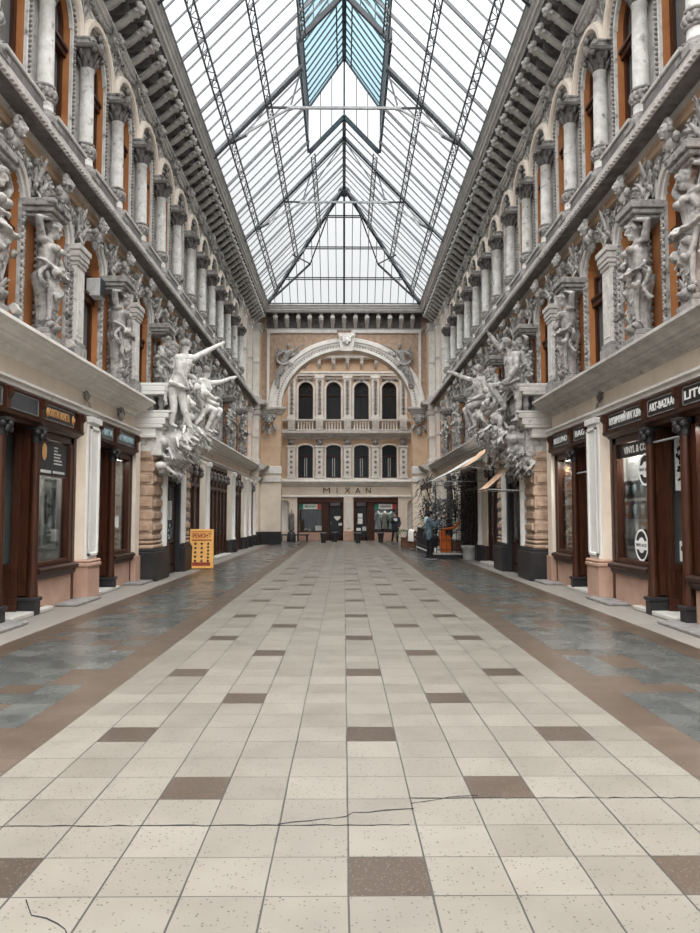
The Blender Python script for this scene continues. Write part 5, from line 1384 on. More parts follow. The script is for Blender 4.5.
def art(t, p):
    mb = MB(); r = random.Random(12)
    for i in range(9): mb.blob((r.uniform(-.2, .2), -.03, r.uniform(.3, .95)), (r.uniform(.04, .12), .008, r.uniform(.05, .15)), 8, 4)
    build('print', mb, 'dress_dark', p)
    mb = MB(); mb.box(-.24, .24, -.036, -.028, 1.06, 1.16); mb.box(-.24, .24, -.036, -.028, .03, .09); build('margin', mb, 'paper', p)
board('poster', 'teal and black poster hanging behind the glass below the dark brown sign', 'poster', 'L', 12.78, -.12, .98, .56, 1.22, ['paper', 'poster_teal'], art)
for q, (dx, c, h, lab) in enumerate(((9.95, 'red_tag', .14, 'small red bottle'), (10.1, 'paper', .10, 'small white box'))):
    mb = MB()
    if q == 0: mb.lathe([(.035, 0), (.04, .02), (.04, h * .6), (.015, h * .75), (.015, h)], 0, 0, 10)
    else: mb.bbox(-.06, .06, -.04, .04, 0, h, .005)
    o = obj('bottle' if q == 0 else 'box', mb.mesh('bottle', c), None, at('L', dx, .80, -.16), RZ['L']); tag(o, lab + ' on the sill of the window closest to camera', 'bottle' if q == 0 else 'box')
# orange-board side, second shop: two notices in the window
board('notice', 'white paper notice in the window under the teal letters', 'notice', 'L', 16.15, .01, 1.28, .16, .28, ['paper', 'paper'])
tag(obj('curtain', cm, None, at('L', 16.35, .80, -.42), RZ['L']), 'grey curtain in the window under the teal letters', 'curtain')

# ---- awning side, near shop: round logos, header band, record sleeves
def logo(z, depth, lab):
    t = thing('window_logo', lab, 'logo', at('R', depth, z, .0), RZ['R'])
    def ring(r0, r1, m, y=0.0):
        mb = MB(); mb.arc([(r0, -.006 + y), (r0, y), (r1, y), (r1, -.006 + y)], 0, 0, 0, 2 * PI, 36); return mb
    build('disc', ring(.001, .27, 0), 'off_black', t)
    build('ring', ring(.235, .27, 0, -.006), 'letter_white', t); 
    mb = ring(.06, .13, 0, -.006); mb.v += []; build('ring', mb, 'letter_white', t)
    mb = MB(); mb.box(-.27, .27, -.014, -.004, -.075, .075); b = build('band', mb, 'letter_white', t)
    obj('lettering', text_mesh('VINYL & CO', .075, .002, 'off_black', width=.44), b, (0, -.016, 0))
logo(2.32, 12.12, 'round black and white record logo high on the music shop window'); logo(1.06, 12.35, 'round black and white record logo low on the music shop window')
t = thing('window_band', 'black band with white lettering across the top of the music shop window', 'sign', at('R', 12.62, 2.70, -.01), RZ['R'])
mb = MB(); mb.box(-.68, .68, -.012, 0, -.12, .12); b = build('panel', mb, 'sign_black', t); obj('lettering', text_mesh('VINYL & CO', .17, .003, 'letter_white', width=.98, font_bold=.004), b, (.08, -.014, 0))
sl = 0
for row, z in enumerate((1.86, 1.50, 1.14)):
    for c, dpt in enumerate((13.2, 12.86, 12.52)):
        m = [['sign_black', 'dress_dark', 'record_blue'], ['record_tan', 'record_blue', 'sign_black'], ['paper_grey', 'paper', 'record_tan']][row][c]
        t = thing('record_sleeve', '%s record sleeve, %s row of the music shop window, %s from far end' % ({'sign_black': 'black', 'dress_dark': 'dark grey', 'record_blue': 'navy', 'record_tan': 'tan', 'paper_grey': 'grey', 'paper': 'white'}[m], ('top', 'middle', 'bottom')[row], nth(c)), 'record', at('R', dpt, z, -.09), RZ['R'], 'record sleeves in the music shop window')
        mb = MB(); mb.box(-.155, .155, 0, .012, 0, .31); p = build('cover', mb, m, t)
        mb = MB(); mb.blob((0, -.002, .16), (.07, .004, .09), 12, 5); build('print', mb, 'letter_teal' if m in ('record_blue', 'dress_dark') else 'paper_grey', p)
mb = MB(); mb.box(-.70, .70, 0, .02, 0, 2.1); tag(obj('display_panel', mb.mesh('display_panel', 'paper_grey'), None, at('R', 12.72, .80, -.16), RZ['R']), 'grey display panel behind the record sleeves', 'panel')
# patterned poster and black loudspeaker in the splayed entrance of the music shop
def pst(name, lab, cat, dep, out, z, w, h, m, pat=None, group=None):
    t = thing(name, lab, cat, at('R', dep, z, out), -.11)
    mb = MB(); mb.box(-w / 2, w / 2, 0, .012, 0, h); p = build('sheet', mb, m, t)
    if pat:
        mb = MB(); r = random.Random(6)
        for i in range(pat):
            mb.blob((r.uniform(-w / 2 + .03, w / 2 - .03), -.003, r.uniform(.03, h - .03)), (r.uniform(.01, .035), .004, r.uniform(.015, .05)), 6, 4)
        build('print', mb, 'sign_black', p)
    return t
pst('patterned_poster', 'black and white patterned poster in the music shop entrance', 'poster', 11.50, -.50, 1.95, .55, .85, 'paper', 60)
pst('notice', 'white notice low in the music shop entrance glass', 'notice', 11.50, -.50, .84, .48, .32, 'paper', 8)
pst('red_notice', 'small red notice in the music shop entrance glass', 'notice', 11.48, -.36, 1.42, .14, .17, 'red_tag')
t = thing('loudspeaker', 'tall black loudspeaker in the music shop entrance', 'loudspeaker', at('R', 11.47, 1.28, -.52), -.11)
mb = MB(); mb.bbox(-.16, .16, 0, .10, 0, .62, .01); b = build('cabinet', mb, 'off_black', t)
for z, r in ((.18, .10), (.44, .07)):
    mb = MB(); mb.arc([(r, -.012), (r, .0), (r - .02, .0), (r - .02, -.012)], 0, z, 0, 2 * PI, 20); mb.blob((0, 0, z), (r * .6, .012, r * .6), 10, 5); build('cone', mb, 'iron', b)
mb = MB(); mb.tube([(0, 0, 0), (.98, 0, 0)], .018, 8); tag(obj('curtain_rod', mb.mesh('curtain_rod', 'iron_light'), None, at('R', 11.64, 2.72, .06), RZ['R']), 'thin metal rod across the music shop entrance between the capitals', 'rod')
mb = MB(); mb.tube([(0, 0, 0), (.98, 0, 0)], .016, 8); tag(obj('curtain_rod', mb.mesh('curtain_rod', 'iron_light'), None, at('R', 15.75, 2.45, .06), RZ['R']), 'thin metal rod across the second shop entrance, awning side', 'rod')
# awning side, second shop: shelves of trinkets
r = random.Random(21)
for k, z in enumerate((.80, 1.14, 1.48, 1.82, 2.16, 2.46)):
    if k:
        mb = MB(); mb.box(-.56, .56, 0, .22, -.02, 0); tag(obj('glass_shelf', mb.mesh('glass_shelf', 'paper_grey'), None, at('R', 16.4, z, -.06), RZ['R']), '%s pale shelf from the bottom in the trinket window' % nth(k - 1), 'shelf', 'shelves in the trinket window')
    for j in range(6):
        col = r.choice(['paper', 'letter_teal', 'record_tan', 'poster_teal', 'dress_sand', 'record_blue', 'paper_grey', 'sign_black']) if k != 4 else ('red_tag' if j in (1, 2, 3) else 'paper')
        mb = MB(); h = r.uniform(.12, .24); ra = r.uniform(.05, .085); sh = r.random()
        if sh < .5: mb.lathe([(ra * .6, 0), (ra, h * .2), (ra * .9, h * .55), (ra * .35, h * .75), (ra * .5, h)], 0, 0, 10)
        else: mb.bbox(-ra, ra, -.03, .03, 0, h, .008)
        nm = 'vase' if sh < .5 else 'gift_box'
        cn = {'paper': 'white', 'letter_teal': 'pale blue', 'record_tan': 'tan', 'poster_teal': 'teal', 'dress_sand': 'sand', 'record_blue': 'navy', 'paper_grey': 'grey', 'sign_black': 'black', 'red_tag': 'red'}[col]
        tag(obj(nm, mb.mesh(nm, col), None, at('R', 16.93 - j * .19, z, -.12), RZ['R']), '%s %s, %s level of the trinket window, %s from far end' % (cn, nm.replace('_', ' '), nth(k), nth(j)), nm.replace('_', ' '), 'trinkets in the shop window')
mb = MB(); mb.box(-.56, .56, 0, .02, 0, 2.1); tag(obj('display_panel', mb.mesh('display_panel', 'letter_teal'), None, at('R', 16.4, .80, -.30), RZ['R']), 'pale blue display panel behind the trinket shelves', 'panel')

# added fill lights that brighten the insides of the show windows
for side, dep, e in (('L', 12.62, 22), ('L', 9.6, 26), ('L', 16.3, 9), ('R', 12.62, 42), ('R', 9.6, 26), ('R', 16.3, 40)):
    ld = bpy.data.lights.new('show_window_fill', 'AREA'); ld.energy = e; ld.shape = 'RECTANGLE'; ld.size = .05; ld.size_y = 1.1 if dep < 16 else .9; ld.color = (1, .95, .88)
    lo = bpy.data.objects.new('show_window_fill', ld); COL.objects.link(lo); lo.location = at(side, dep + 0, 2.80, -.055); lo.rotation_euler = (0, (1 if side == 'L' else -1) * -.25, 0)

# small fittings on the orange-board side wall
t = thing('air_conditioner', 'white window air conditioner between the first pilaster and the next carved figure', 'air conditioner', at('L', 14.55, 5.92, .0), RZ['L'])
mb = MB(); mb.bbox(-.17, .17, -.14, .12, 0, .36, .015); build('housing', mb, 'paper_grey', t)
mb = MB()
for i in range(9): mb.box(-.14, .14, -.152, -.135, .02 + i * .038, .068 + i * .038)
build('grille', mb, 'sign_grey', t)
for dep, lab in ((10.15, 'closest to camera'), (12.25, 'below the first pilaster')):
    t = thing('spot_lamp', 'small floodlight standing on the stone ledge, %s' % lab, 'lamp', at('L', dep, 4.31, .40), RZ['L'])
    mb = MB(); mb.bbox(-.05, .05, -.04, .04, 0, .05, .008); build('foot', mb, 'iron', t)
    mb = MB(Matrix.Translation((0, 0, .13)) @ Matrix.Rotation(-.6, 4, 'X')); mb.bbox(-.07, .07, -.05, .05, -.07, .07, .015); build('head', mb, 'moulding_stone', t)
# ------------------------------------------------------------------ facade seen through the arch
FX, FP = 0.22, 1.775
WX = [FX + FP * (i - 1.5) for i in range(4)]
PX = [FX + FP * (i - 2) for i in range(5)]
mb = MB(); y = YF
def fq(a, b, z0, z1, m): mb.quad((a, y, z0), (b, y, z0), (b, y, z1), (a, y, z1), m)
hw = .47
xs = [-6.5]
for c in WX: xs += [c - hw, c + hw]
xs.append(6.5)
SHO = [(-2.95, -.03), (.60, 3.42)]
NI = [(-4.05, -3.40), (3.95, 4.55)]
holes = sorted(SHO + NI); e = -6.5
for a, b in holes + [(6.5, 6.5)]:
    fq(e, a, 0, 2.78, 0); e = b
for a, b in NI: pass
fq(-6.5, 6.5, 2.78, 3.95, 0)
for i in range(0, len(xs), 2):
    fq(xs[i], xs[i + 1], 3.95, 5.85, 1); fq(xs[i], xs[i + 1], 5.85, 7.7, 1); fq(xs[i], xs[i + 1], 7.7, 9.62, 1); fq(xs[i], xs[i + 1], 9.62, 14, 1)
for c in WX:
    p = arch_pts(c, hw, 5.85, .2, 8)
    for (xa, za), (xb, zb) in zip(p, p[1:]):
        fq_ = [(xa, y, za), (xb, y, zb), (xb, y, 7.7), (xa, y, 7.7)]; mb.quad(*fq_, 1); mb.quad((xa, y + .3, za), (xb, y + .3, zb), (xb, y, zb), (xa, y, za), 0)
    p = arch_pts(c, hw, 9.62, .47, 12)
    for (xa, za), (xb, zb) in zip(p, p[1:]):
        mb.quad((xa, y, za), (xb, y, zb), (xb, y, 14), (xa, y, 14), 1); mb.quad((xa, y + .3, za), (xb, y + .3, zb), (xb, y, zb), (xa, y, za), 0)
    for z0, z1 in ((3.95, 5.85), (7.7, 9.62)):
        for s in (-1, 1): mb.quad((c + s * hw, y, z0), (c + s * hw, y + .3, z0), (c + s * hw, y + .3, z1), (c + s * hw, y, z1), 0)
mb.box(-6.5, 6.5, y + .55, y + .8, 2.9, 14, 1); mb.box(-6.5, 6.5, y + 2.2, y + 2.4, 0, 2.9, 2); mb.box(-6.5, 6.5, y + .55, y + 2.2, 2.8, 2.9, 2)
for a, b in SHO:
    for x in (a, b): mb.quad((x, y, 0), (x, y + .5, 0), (x, y + .5, 2.78), (x, y, 2.78), 0)
# shallow round-headed niches
for a, b in NI:
    c, r = (a + b) / 2, (b - a) / 2 - .05; n = 10
    for i in range(n):
        t0, t1 = PI * i / n, PI * (i + 1) / n
        P0 = (c - r * math.cos(t0), y + .35 * math.sin(t0)); P1 = (c - r * math.cos(t1), y + .35 * math.sin(t1))
        mb.quad((*P0, .62), (*P1, .62), (*P1, 2.3), (*P0, 2.3), 3)
    mb._add([(c, y, 2.3)] + [(c - r * math.cos(PI * i / n), y + .0, 2.3 + r * math.sin(PI * i / n)) for i in range(n + 1)] + [(c - r * math.cos(PI * i / n), y + .35 * math.sin(PI * i / n), 2.3) for i in range(n + 1)],
            [(1 + i, 2 + i, n + 3 + i, n + 2 + i) for i in range(n)], 3, True)
    mb.poly([(a, .0), (b, .0), (b, .62), (a, .62)], y - .02, y + .4, 0)
    top = [(a, 2.78), (a, .62), (c - r, .62), (c - r, 2.3)] + [(c - r * math.cos(PI * i / 10), 2.3 + r * math.sin(PI * i / 10)) for i in range(1, 10)] + [(c + r, 2.3), (c + r, .62), (b, .62), (b, 2.78)]
    for i in range(len(top)): pass
    pts = [(c - r * math.cos(PI * i / 10), 2.3 + r * math.sin(PI * i / 10)) for i in range(11)]
    for (xa, za), (xb, zb) in zip(pts, pts[1:]): mb.quad((xa, y, za), (xb, y, zb), (xb, y, 2.78), (xa, y, 2.78), 0)
    fq(a, c - r, .62, 2.78, 0); fq(c + r, b, .62, 2.78, 0)
build('wall_far', mb, ['cream_plaster', 'ochre_plaster', 'dark_stone', 'white_paint'], kind='structure')
# unseen side walls and part roof, added to keep skylight off the far facade
mb = MB()
for s in (-1, 1): mb.box(min(s * 5.6, s * 6.0), max(s * 5.6, s * 6.0), YB + 1.1, YF, 0, 14)
build('wall_light_blocker', mb, ['ochre_plaster'], kind='structure')
mb = MB(); mb.box(-6, 6, 43.6, 47, 14, 14.2); build('ceiling_light_blocker', mb, ['cream_plaster'], kind='structure')  # unseen slab added to block the open sky above the far facade
FM = Matrix.Translation((0, YF, 0))
def ftrim(fn, mats):
    mb = MB(FM); fn(mb); return trim(mb, mats)
ftrim(lambda mb: (mb.prof([(0, 3.42), (-.08, 3.44), (-.1, 3.5), (-.18, 3.54), (-.22, 3.62), (-.30, 3.68), (-.30, 3.76), (-.2, 3.84), (0, 3.88)], -6.4, 6.4), mb.prof([(0, 2.72), (-.08, 2.74), (-.08, 2.82), (0, 2.86)], -6.4, 6.4)), 'pale_moulding')
def f(mb):
    mb.prof([(0, 6.42), (-.06, 6.44), (-.08, 6.54), (-.22, 6.60), (-.30, 6.70), (-.42, 6.76), (-.42, 6.88), (-.3, 6.92), (0, 6.94)], -6.4, 6.4)
    mb.bbox(-6.4, 6.4, -.34, -.12, 7.54, 7.66, .015); mb.bbox(-6.4, 6.4, -.32, -.12, 6.92, 7.02, .015)
    for x in PX: mb.bbox(x - .22, x + .22, -.36, 0, 6.94, 7.60, .015); mb.bbox(x - .12, x + .12, -.38, -.3, 7.12, 7.44, .01)
ftrim(f, 'moulding_stone')
ftrim(lambda mb: (mb.prof([(0, 10.45), (-.1, 10.47), (-.14, 10.6), (-.2, 10.64), (-.2, 10.72), (0, 10.78)], -6.4, 6.4), mb.prof([(0, 11.55), (-.5, 11.57), (-.55, 11.7), (-.66, 11.75), (-.7, 11.95), (-.6, 12.0), (0, 12.05)], -6.4, 6.4)), 'pale_moulding')
for i in range(9):
    mb = MB(); mb.tube([(0, -.02, 10.95), (0, -.18, 11.0), (0, -.36, 11.2), (0, -.48, 11.35), (0, -.46, 11.48)], [.08, .09, .11, .11, .08], 8, flat=.8, up=(0, 0, 1)); mb.bbox(-.12, .12, -.48, .0, 11.42, 11.56, .012)
    if i == 0: me = mb.mesh('corbel', 'moulding_stone')
    o = obj('corbel', me, None, (FX - 3.6 + i * .9, YF, 0)); tag(o, 'small grey corbel under the far cornice inside the arch, %s from the orange-board side' % nth(i), 'corbel', 'corbels of the far facade')
# windows
def fwin(parts, x):
    nwin[0] += 1
    r = obj('window_%d' % nwin[0], parts[0][1], None, (x, YF, 0), 0, 'structure')
    for n, me in parts[1:]: obj(n, me, r)
def f(mb):
    for s in (-1, 1): mb.box(min(s * hw, s * (hw - .08)), max(s * hw, s * (hw - .08)), .18, .26, 7.7, 9.62)
    mb.arc([(hw + .01, .18), (hw - .08, .18), (hw - .08, .26), (hw + .01, .26)], 0, 9.62, 0, PI, 14); mb.box(-hw, hw, .16, .26, 9.2, 9.3); mb.box(-.03, .03, .18, .26, 7.7, 9.2); mb.box(-hw, hw, .18, .26, 7.7, 7.8)
    for s in (-.2, .2): mb.arc([(.2, .2), (.17, .2), (.17, .25), (.2, .25)], s, 9.5, 0, PI, 10)
m_ff = mesh_of('window', 'wood_dark', f)
m_fp = mesh_of('pane', 'window_dark', lambda mb: mb.poly([(hw, 7.7)] + arch_pts(0, hw, 9.62, hw, 12)[::-1] + [(-hw, 7.7)], .24, .25))
def f(mb):
    mb.arc([(hw, .02), (hw, -.05), (hw + .12, -.08), (hw + .14, .02)], 0, 9.62, 0, PI, 16)
    for s in (-1, 1): mb.box(min(s * hw, s * (hw + .12)), max(s * hw, s * (hw + .12)), -.06, .02, 7.66, 9.62)
m_fa = mesh_of('archivolt', 'pale_moulding', f)
def f(mb):
    for s in (-1, 1):
        leaf(mb, s * .1, 10.22, s * .2 + (PI if s < 0 else 0), .4, .2, -.06, .08, .06, 3); scroll(mb, s * .42, 10.2, .1, 1.3, s, 0, .035, -.05, .05, 12)
    mask(mb, 0, 10.26, .2, -.05)
m_fc = mesh_of('keystone', 'grey_stone', f)
def f(mb):
    for i in range(6):
        x = -hw + .02 + (2 * hw - .04) * i / 5
        mb.lathe([(.05, 7.0), (.05, 7.06), (.03, 7.1), (.055, 7.22), (.03, 7.4), (.05, 7.46), (.05, 7.55)], x, -.24, 8)
m_fb = mesh_of('balustrade', 'pale_moulding', f)
def f(mb):
    for s in (-1, 1): mb.box(min(s * hw, s * (hw - .08)), max(s * hw, s * (hw - .08)), .18, .26, 3.95, 5.9)
    mb.box(-hw, hw, .16, .26, 5.3, 5.4); mb.box(-.035, .035, .18, .26, 3.95, 5.3); mb.box(-hw, hw, .18, .26, 3.95, 4.05)
m_gf = mesh_of('window', 'wood_dark', f)
m_gp = mesh_of('pane', 'window_dark', lambda mb: mb.poly([(hw, 3.95)] + arch_pts(0, hw, 5.85, .2, 10)[::-1] + [(-hw, 3.95)], .24, .25))
m_gc = mesh_of('blind', 'curtain', lambda mb: mb.box(-.09, .09, .225, .24, 4.0, 5.25))
def f(mb):
    for s in (-1, 1): mb.box(min(s * hw, s * (hw + .1)), max(s * hw, s * (hw + .1)), -.06, .02, 3.9, 5.85)
    p = arch_pts(0, hw, 5.85, .2, 10); q = arch_pts(0, hw + .1, 5.85, .3, 10)
    for i in range(10): mb.poly([p[i], p[i + 1], q[i + 1], q[i]], -.08, .02)
    mb.bbox(-hw - .12, hw + .12, -.14, .02, 3.84, 3.95, .012)
m_ga = mesh_of('surround', 'pale_moulding', f)
for x in WX:
    fwin([('window', m_ff), ('pane', m_fp), ('archivolt', m_fa), ('keystone', m_fc), ('balustrade', m_fb)], x)
    fwin([('window', m_gf), ('pane', m_gp), ('blind', m_gc), ('surround', m_ga)], x)
def f(mb): mb.bbox(-.24, .24, -.14, .02, 7.66, 10.3, .012); mb.bbox(-.28, .28, -.18, .02, 7.66, 7.82, .012); mb.bbox(-.3, .3, -.2, .02, 10.28, 10.46, .015)
m_p1 = mesh_of('shaft', 'pale_moulding', f)
def f(mb):
    for i in range(7): leaf(mb, 0, 7.95 + i * .3, PI / 2, .3, .2, -.14, .05, .04, 2); mb.blob((0, -.18, 8.1 + i * .3), (.06, .04, .07), 6, 4)
    mask(mb, 0, 10.05, .2, -.14)
m_p2 = mesh_of('hanging_ornament', 'grey_stone', f)
def f(mb): mb.bbox(-.24, .24, -.12, .02, 3.9, 5.95, .012); mb.bbox(-.27, .27, -.16, .02, 3.9, 4.05, .012); mb.bbox(-.28, .28, -.16, .02, 5.9, 6.0, .012)
m_p3 = mesh_of('shaft', 'pale_moulding', f)
def f(mb):
    mask(mb, 0, 6.2, .26, -.06); mb.bbox(-.22, .22, -.1, .02, 5.98, 6.42, .02)
    for i in range(5): rosette(mb, 0, 4.3 + i * .33, .1, -.12)
m_p4 = mesh_of('hanging_ornament', 'grey_stone', f)
for i, x in enumerate(PX):
    assemble('pilaster', 'upper pilaster of the far facade inside the arch, %s from the orange-board side' % nth(i), 'pilaster', [('shaft', m_p1), ('hanging_ornament', m_p2)], (x, YF, 0), 0, 'upper pilasters of the far facade')
    assemble('pilaster', 'lower pilaster of the far facade inside the arch, %s from the orange-board side' % nth(i), 'pilaster', [('shaft', m_p3), ('hanging_ornament', m_p4)], (x, YF, 0), 0, 'lower pilasters of the far facade')
# lettering over the shop
t = thing('wall_lettering', 'dark spaced capital letters on the wall over the far shop', 'sign', (FX, YF, 3.14))
for i, ch in enumerate('MIXAN'):
    obj('letter', text_mesh(ch, .50, .02, 'letter_dark', sx=1.35 if ch == 'M' else 1.0), t, ((i - 2) * .66, -.03, 0))
# centre pilaster between the two shop openings
t = thing('pilaster', 'cream pilaster between the two openings of the far shop', 'pilaster', (.285, YF, 0))
for nm, b, m in (('shaft', (-.25, .25, -.10, .02, .6, 2.72), 'cream_plaster'), ('panel', (-.15, .15, -.13, -.08, .8, 2.5), 'pale_moulding'), ('base', (-.29, .29, -.14, .02, 0, .6), 'pink_plaster')):
    mb = MB(); mb.bbox(*b, .012); build(nm, mb, m, t)
# the two far shop openings
for q, (a, b) in enumerate(SHO):
    t = thing('shopfront', 'far timber shopfront with %s' % ('suits in its window' if q == 0 else 'dresses in its window'), 'shopfront', ((a + b) / 2, YF, 0))
    L_ = b - a; h_ = L_ / 2; s = 1 if q == 0 else -1
    def P(nm, m, fn, par=None):
        mb = MB(); fn(mb); return build(nm, mb, m, par or t)
    P('fascia', 'wood', lambda mb: (mb.bbox(-h_, h_, -.04, .2, 2.42, 2.78, .015), mb.bbox(-h_, h_, -.08, .2, 2.40, 2.48, .015)))
    P('post', 'wood', lambda mb: mb.bbox(s * .30 - .22, s * .30 + .22, .0, .22, 0, 2.42, .015)); P('post', 'wood', lambda mb: mb.bbox(-h_, -h_ + .1, 0, .2, 0, 2.42, .01)); P('post', 'wood', lambda mb: mb.bbox(h_ - .1, h_, 0, .2, 0, 2.42, .01))
    w0, w1 = (-h_ + .1, s * .30 - .22) if q == 0 else (s * .30 + .22, h_ - .1)
    wf = P('window_frame', 'wood_dark', lambda mb: (mb.bbox(w0, w1, .04, .14, .52, .62, .01), mb.bbox(w0, w1, .04, .14, 2.34, 2.42, .01)))
    P('pane', 'shop_glass', lambda mb: mb.box(w0, w1, .10, .11, .62, 2.34), wf)
    P('bulkhead', 'pink_plaster', lambda mb: mb.bbox(w0, w1, .02, .14, 0, .52, .01))
    P('display_case', 'off_black', lambda mb: (mb.box(w0, w1, 1.1, 1.14, .5, 2.4), mb.box(w0, w1, .14, 1.1, .5, .6)))
    d0, d1 = (s * .30 + .22, h_ - .1) if q == 0 else (-h_ + .1, s * .30 - .22)
    dr = P('door', 'wood_dark', lambda mb: (mb.bbox(d0, d0 + .1, .3, .36, 0, 2.42, .01), mb.bbox(d1 - .1, d1, .3, .36, 0, 2.42, .01), mb.bbox(d0, d1, .3, .36, 2.1, 2.2, .01), mb.bbox(d0, d1, .3, .36, 0, .25, .01)))
    P('pane', 'window_dark', lambda mb: mb.box(d0 + .1, d1 - .1, .32, .335, .25, 2.1), dr); P('handle', 'iron_light', lambda mb: mb.tube([(d0 + .15, .27, 1.0), (d0 + .15, .27, 1.2)], .015, 6), dr)
    # striped sign band inside the window top
    sg_ = thing('window_band', 'white sign band with green and red ends in the far shop window with %s' % ('suits' if q == 0 else 'dresses'), 'sign', ((a + b) / 2 + (w0 + w1) / 2, YF + .06, 2.14))
    ww = (w1 - w0) / 2
    for nm, x0, x1, m in (('panel', -ww * .62, ww * .62, 'paper'), ('end', -ww * .95, -ww * .62, 'flag_green'), ('end', ww * .62, ww * .95, 'flag_red')):
        mb = MB(); mb.box(x0, x1, -.01, .01, -.15, .15); pp = build(nm, mb, m, sg_)
        if nm == 'panel': obj('lettering', text_mesh('MIXAN' if q == 0 else 'FASHION', .2, .003, 'flag_green' if q == 0 else 'letter_dark', width=ww * .95, font_bold=.006), pp, (0, -.013, 0))
    # clothes on stands
    for k in range(3):
        x = (a + b) / 2 + w0 + (w1 - w0) * (k + .55) / 3.2
        m = 'dress_dark' if q == 0 else ('dress_pale', 'dress_sand', 'dress_pale')[k]
        lab = ('dark suit', 'dark suit', 'dark suit') if q == 0 else ('pale green dress', 'sand coloured dress', 'grey green dress')
        tt = thing('dress_form', '%s on a stand in the far shop window, %s from the orange-board side' % (lab[k], nth(k)), 'mannequin', (x, YF + .55, .6))
        mb = MB(); mb.lathe([(.20, .12), (.17, .4), (.12, .75), (.16, 1.0), (.17, 1.12), (.07, 1.22), (.045, 1.27)], 0, 0, 14, sx=1.0, sy=.6)
        for s2 in (-1, 1): mb.caps((s2 * .17, 0, 1.1), (s2 * .22, -.02, .7), .06, .045, 8)
        build('garment', mb, m, tt)
        mb = MB(); mb.lathe([(.12, 0), (.12, .02), (.015, .03), (.015, .2)], 0, 0, 10); build('stand', mb, 'iron', tt)
    ld = bpy.data.lights.new('show_window_fill', 'AREA'); ld.energy = 9 if q else 1.5; ld.size = .4  # added fill light for the far display, not a modelled fitting
    lo = bpy.data.objects.new('show_window_fill', ld); COL.objects.link(lo); lo.location = ((a + b) / 2 + (w0 + w1) / 2, YF + .45, 2.38)
def fnot(x, z, w, h, m, lab, shape='r'):
    mb = MB()
    if shape == 'r': mb.box(-w / 2, w / 2, -.006, .006, 0, h)
    else: mb.poly([(-w / 2, h), (-w * .4, h * .5), (0, 0), (w * .4, h * .5), (w / 2, h)], -.006, .006)
    tag(obj('notice', mb.mesh('notice', m), None, (x, YF + .08, z)), lab, 'notice')
fnot(-1.60, .64, .42, .30, 'dress_pale', 'pale notice low in the far suit window')
fnot(-.42, 1.25, .42, .28, 'paper', 'white heart shaped notice on the far suit shop door', 'v'); fnot(-.22, .95, .24, .16, 'paper', 'small white notice below the heart shaped one')
fnot(1.02, 1.45, .30, .26, 'paper', 'upper white notice on the far dress shop door'); fnot(1.02, 1.05, .30, .36, 'paper', 'middle white notice on the far dress shop door'); fnot(.92, .62, .28, .18, 'paper', 'low white notice on the far dress shop door'); fnot(1.28, .62, .24, .26, 'paper_grey', 'low grey notice on the far dress shop door')
# black tapered bins along the far kerb
def bin_mesh(k):
    def f(mb): mb.lathe([(.13, 0), (.19, .50), (.20, .52), (.20, .56), (.17, .56), (.16, .5)], 0, 0, 14)
    return mesh_of('body', 'off_black', f)
bm_ = bin_mesh(0)
rim = mesh_of('rim', 'iron', lambda mb: mb.lathe([(.19, .54), (.205, .545), (.205, .60), (.19, .60)], 0, 0, 14))
for i, (x, yy, lab) in enumerate(((-1.18, 42.6, 'black tapered bin before the far suit shop'), (-.55, 44.2, 'black tapered bin at the far suit shop door'), (.80, 42.6, 'black tapered bin before the pilaster of the far shop'), (2.15, 43.2, 'black tapered bin with grey rim before the far dress shop'))):
    assemble('litter_bin', lab, 'bin', [('body', bm_)] + ([('rim', rim)]), (x, yy, 0), 0)
# black bench, folded parasol
t = thing('bench', 'long low black bench against the far shop wall', 'bench', (-3.1, 45.9, 0))
mb = MB(); mb.bbox(-.95, .95, -.2, .2, .34, .42, .015); build('seat', mb, 'off_black', t)
for s in (-1, 1):
    mb = MB(); mb.bbox(s * .8 - .06, s * .8 + .06, -.18, .18, 0, .34, .01); build('leg', mb, 'off_black', t)
t = thing('folded_parasol', 'folded dark grey parasol in a black base beside the far niche', 'parasol', (-3.2, 44.9, 0))
mb = MB(); mb.lathe([(.26, 0), (.28, .06), (.26, .45), (.18, .6), (.05, .65)], 0, 0, 14); build('base', mb, 'off_black', t)
mb = MB(); mb.lathe([(.15, .64), (.19, .75), (.18, 1.6), (.15, 1.72), (.05, 1.76)], 0, 0, 10); build('folded_cloth', mb, 'dark_stone', t)
mb = MB(); mb.tube([(0, 0, 0.6), (0, 0, 1.95)], .025, 8); build('pole', mb, 'iron', t)
# ------------------------------------------------------------------ orange repair board
t = thing('sandwich_board', 'orange sandwich board with red heading and rows of small dark symbols', 'sign', (-4.18, 21.75, 0), 0.10)
mb = MB()
def lean(z): return -.12 + .16 * z / 1.15
pf = MB(Matrix.Rotation(-.13, 4, 'X')); pf.bbox(-.34, .34, -.02, .02, .02, 1.17, .008); p = build('front_panel', pf, 'orange_board', t, (0, -.12, 0))
pf = MB(Matrix.Rotation(.13, 4, 'X')); pf.bbox(-.34, .34, -.02, .02, .02, 1.17, .008); build('rear_panel', pf, 'orange_board', t, (0, .20, 0))
RX = Matrix.Rotation(-.13, 4, 'X')
def on(mb0, nm, m):
    mb0.v = [tuple(RX @ Vector(v)) for v in mb0.v]; return build(nm, mb0, m, p)
mb = MB(); mb.box(-.29, .29, -.026, -.018, 1.085, 1.10); mb.box(-.28, .28, -.026, -.018, .83, .865); mb.box(-.26, .26, -.026, -.018, .10, .20); on(mb, 'red_stripe', 'board_red')
me = text_mesh('РЕМОНТ', .17, .003, 'board_red', width=.54, font_bold=.005); me.transform(RX @ Matrix.Translation((0, -.024, .97))); obj('lettering', me, p)
mb = MB(); r = random.Random(5)
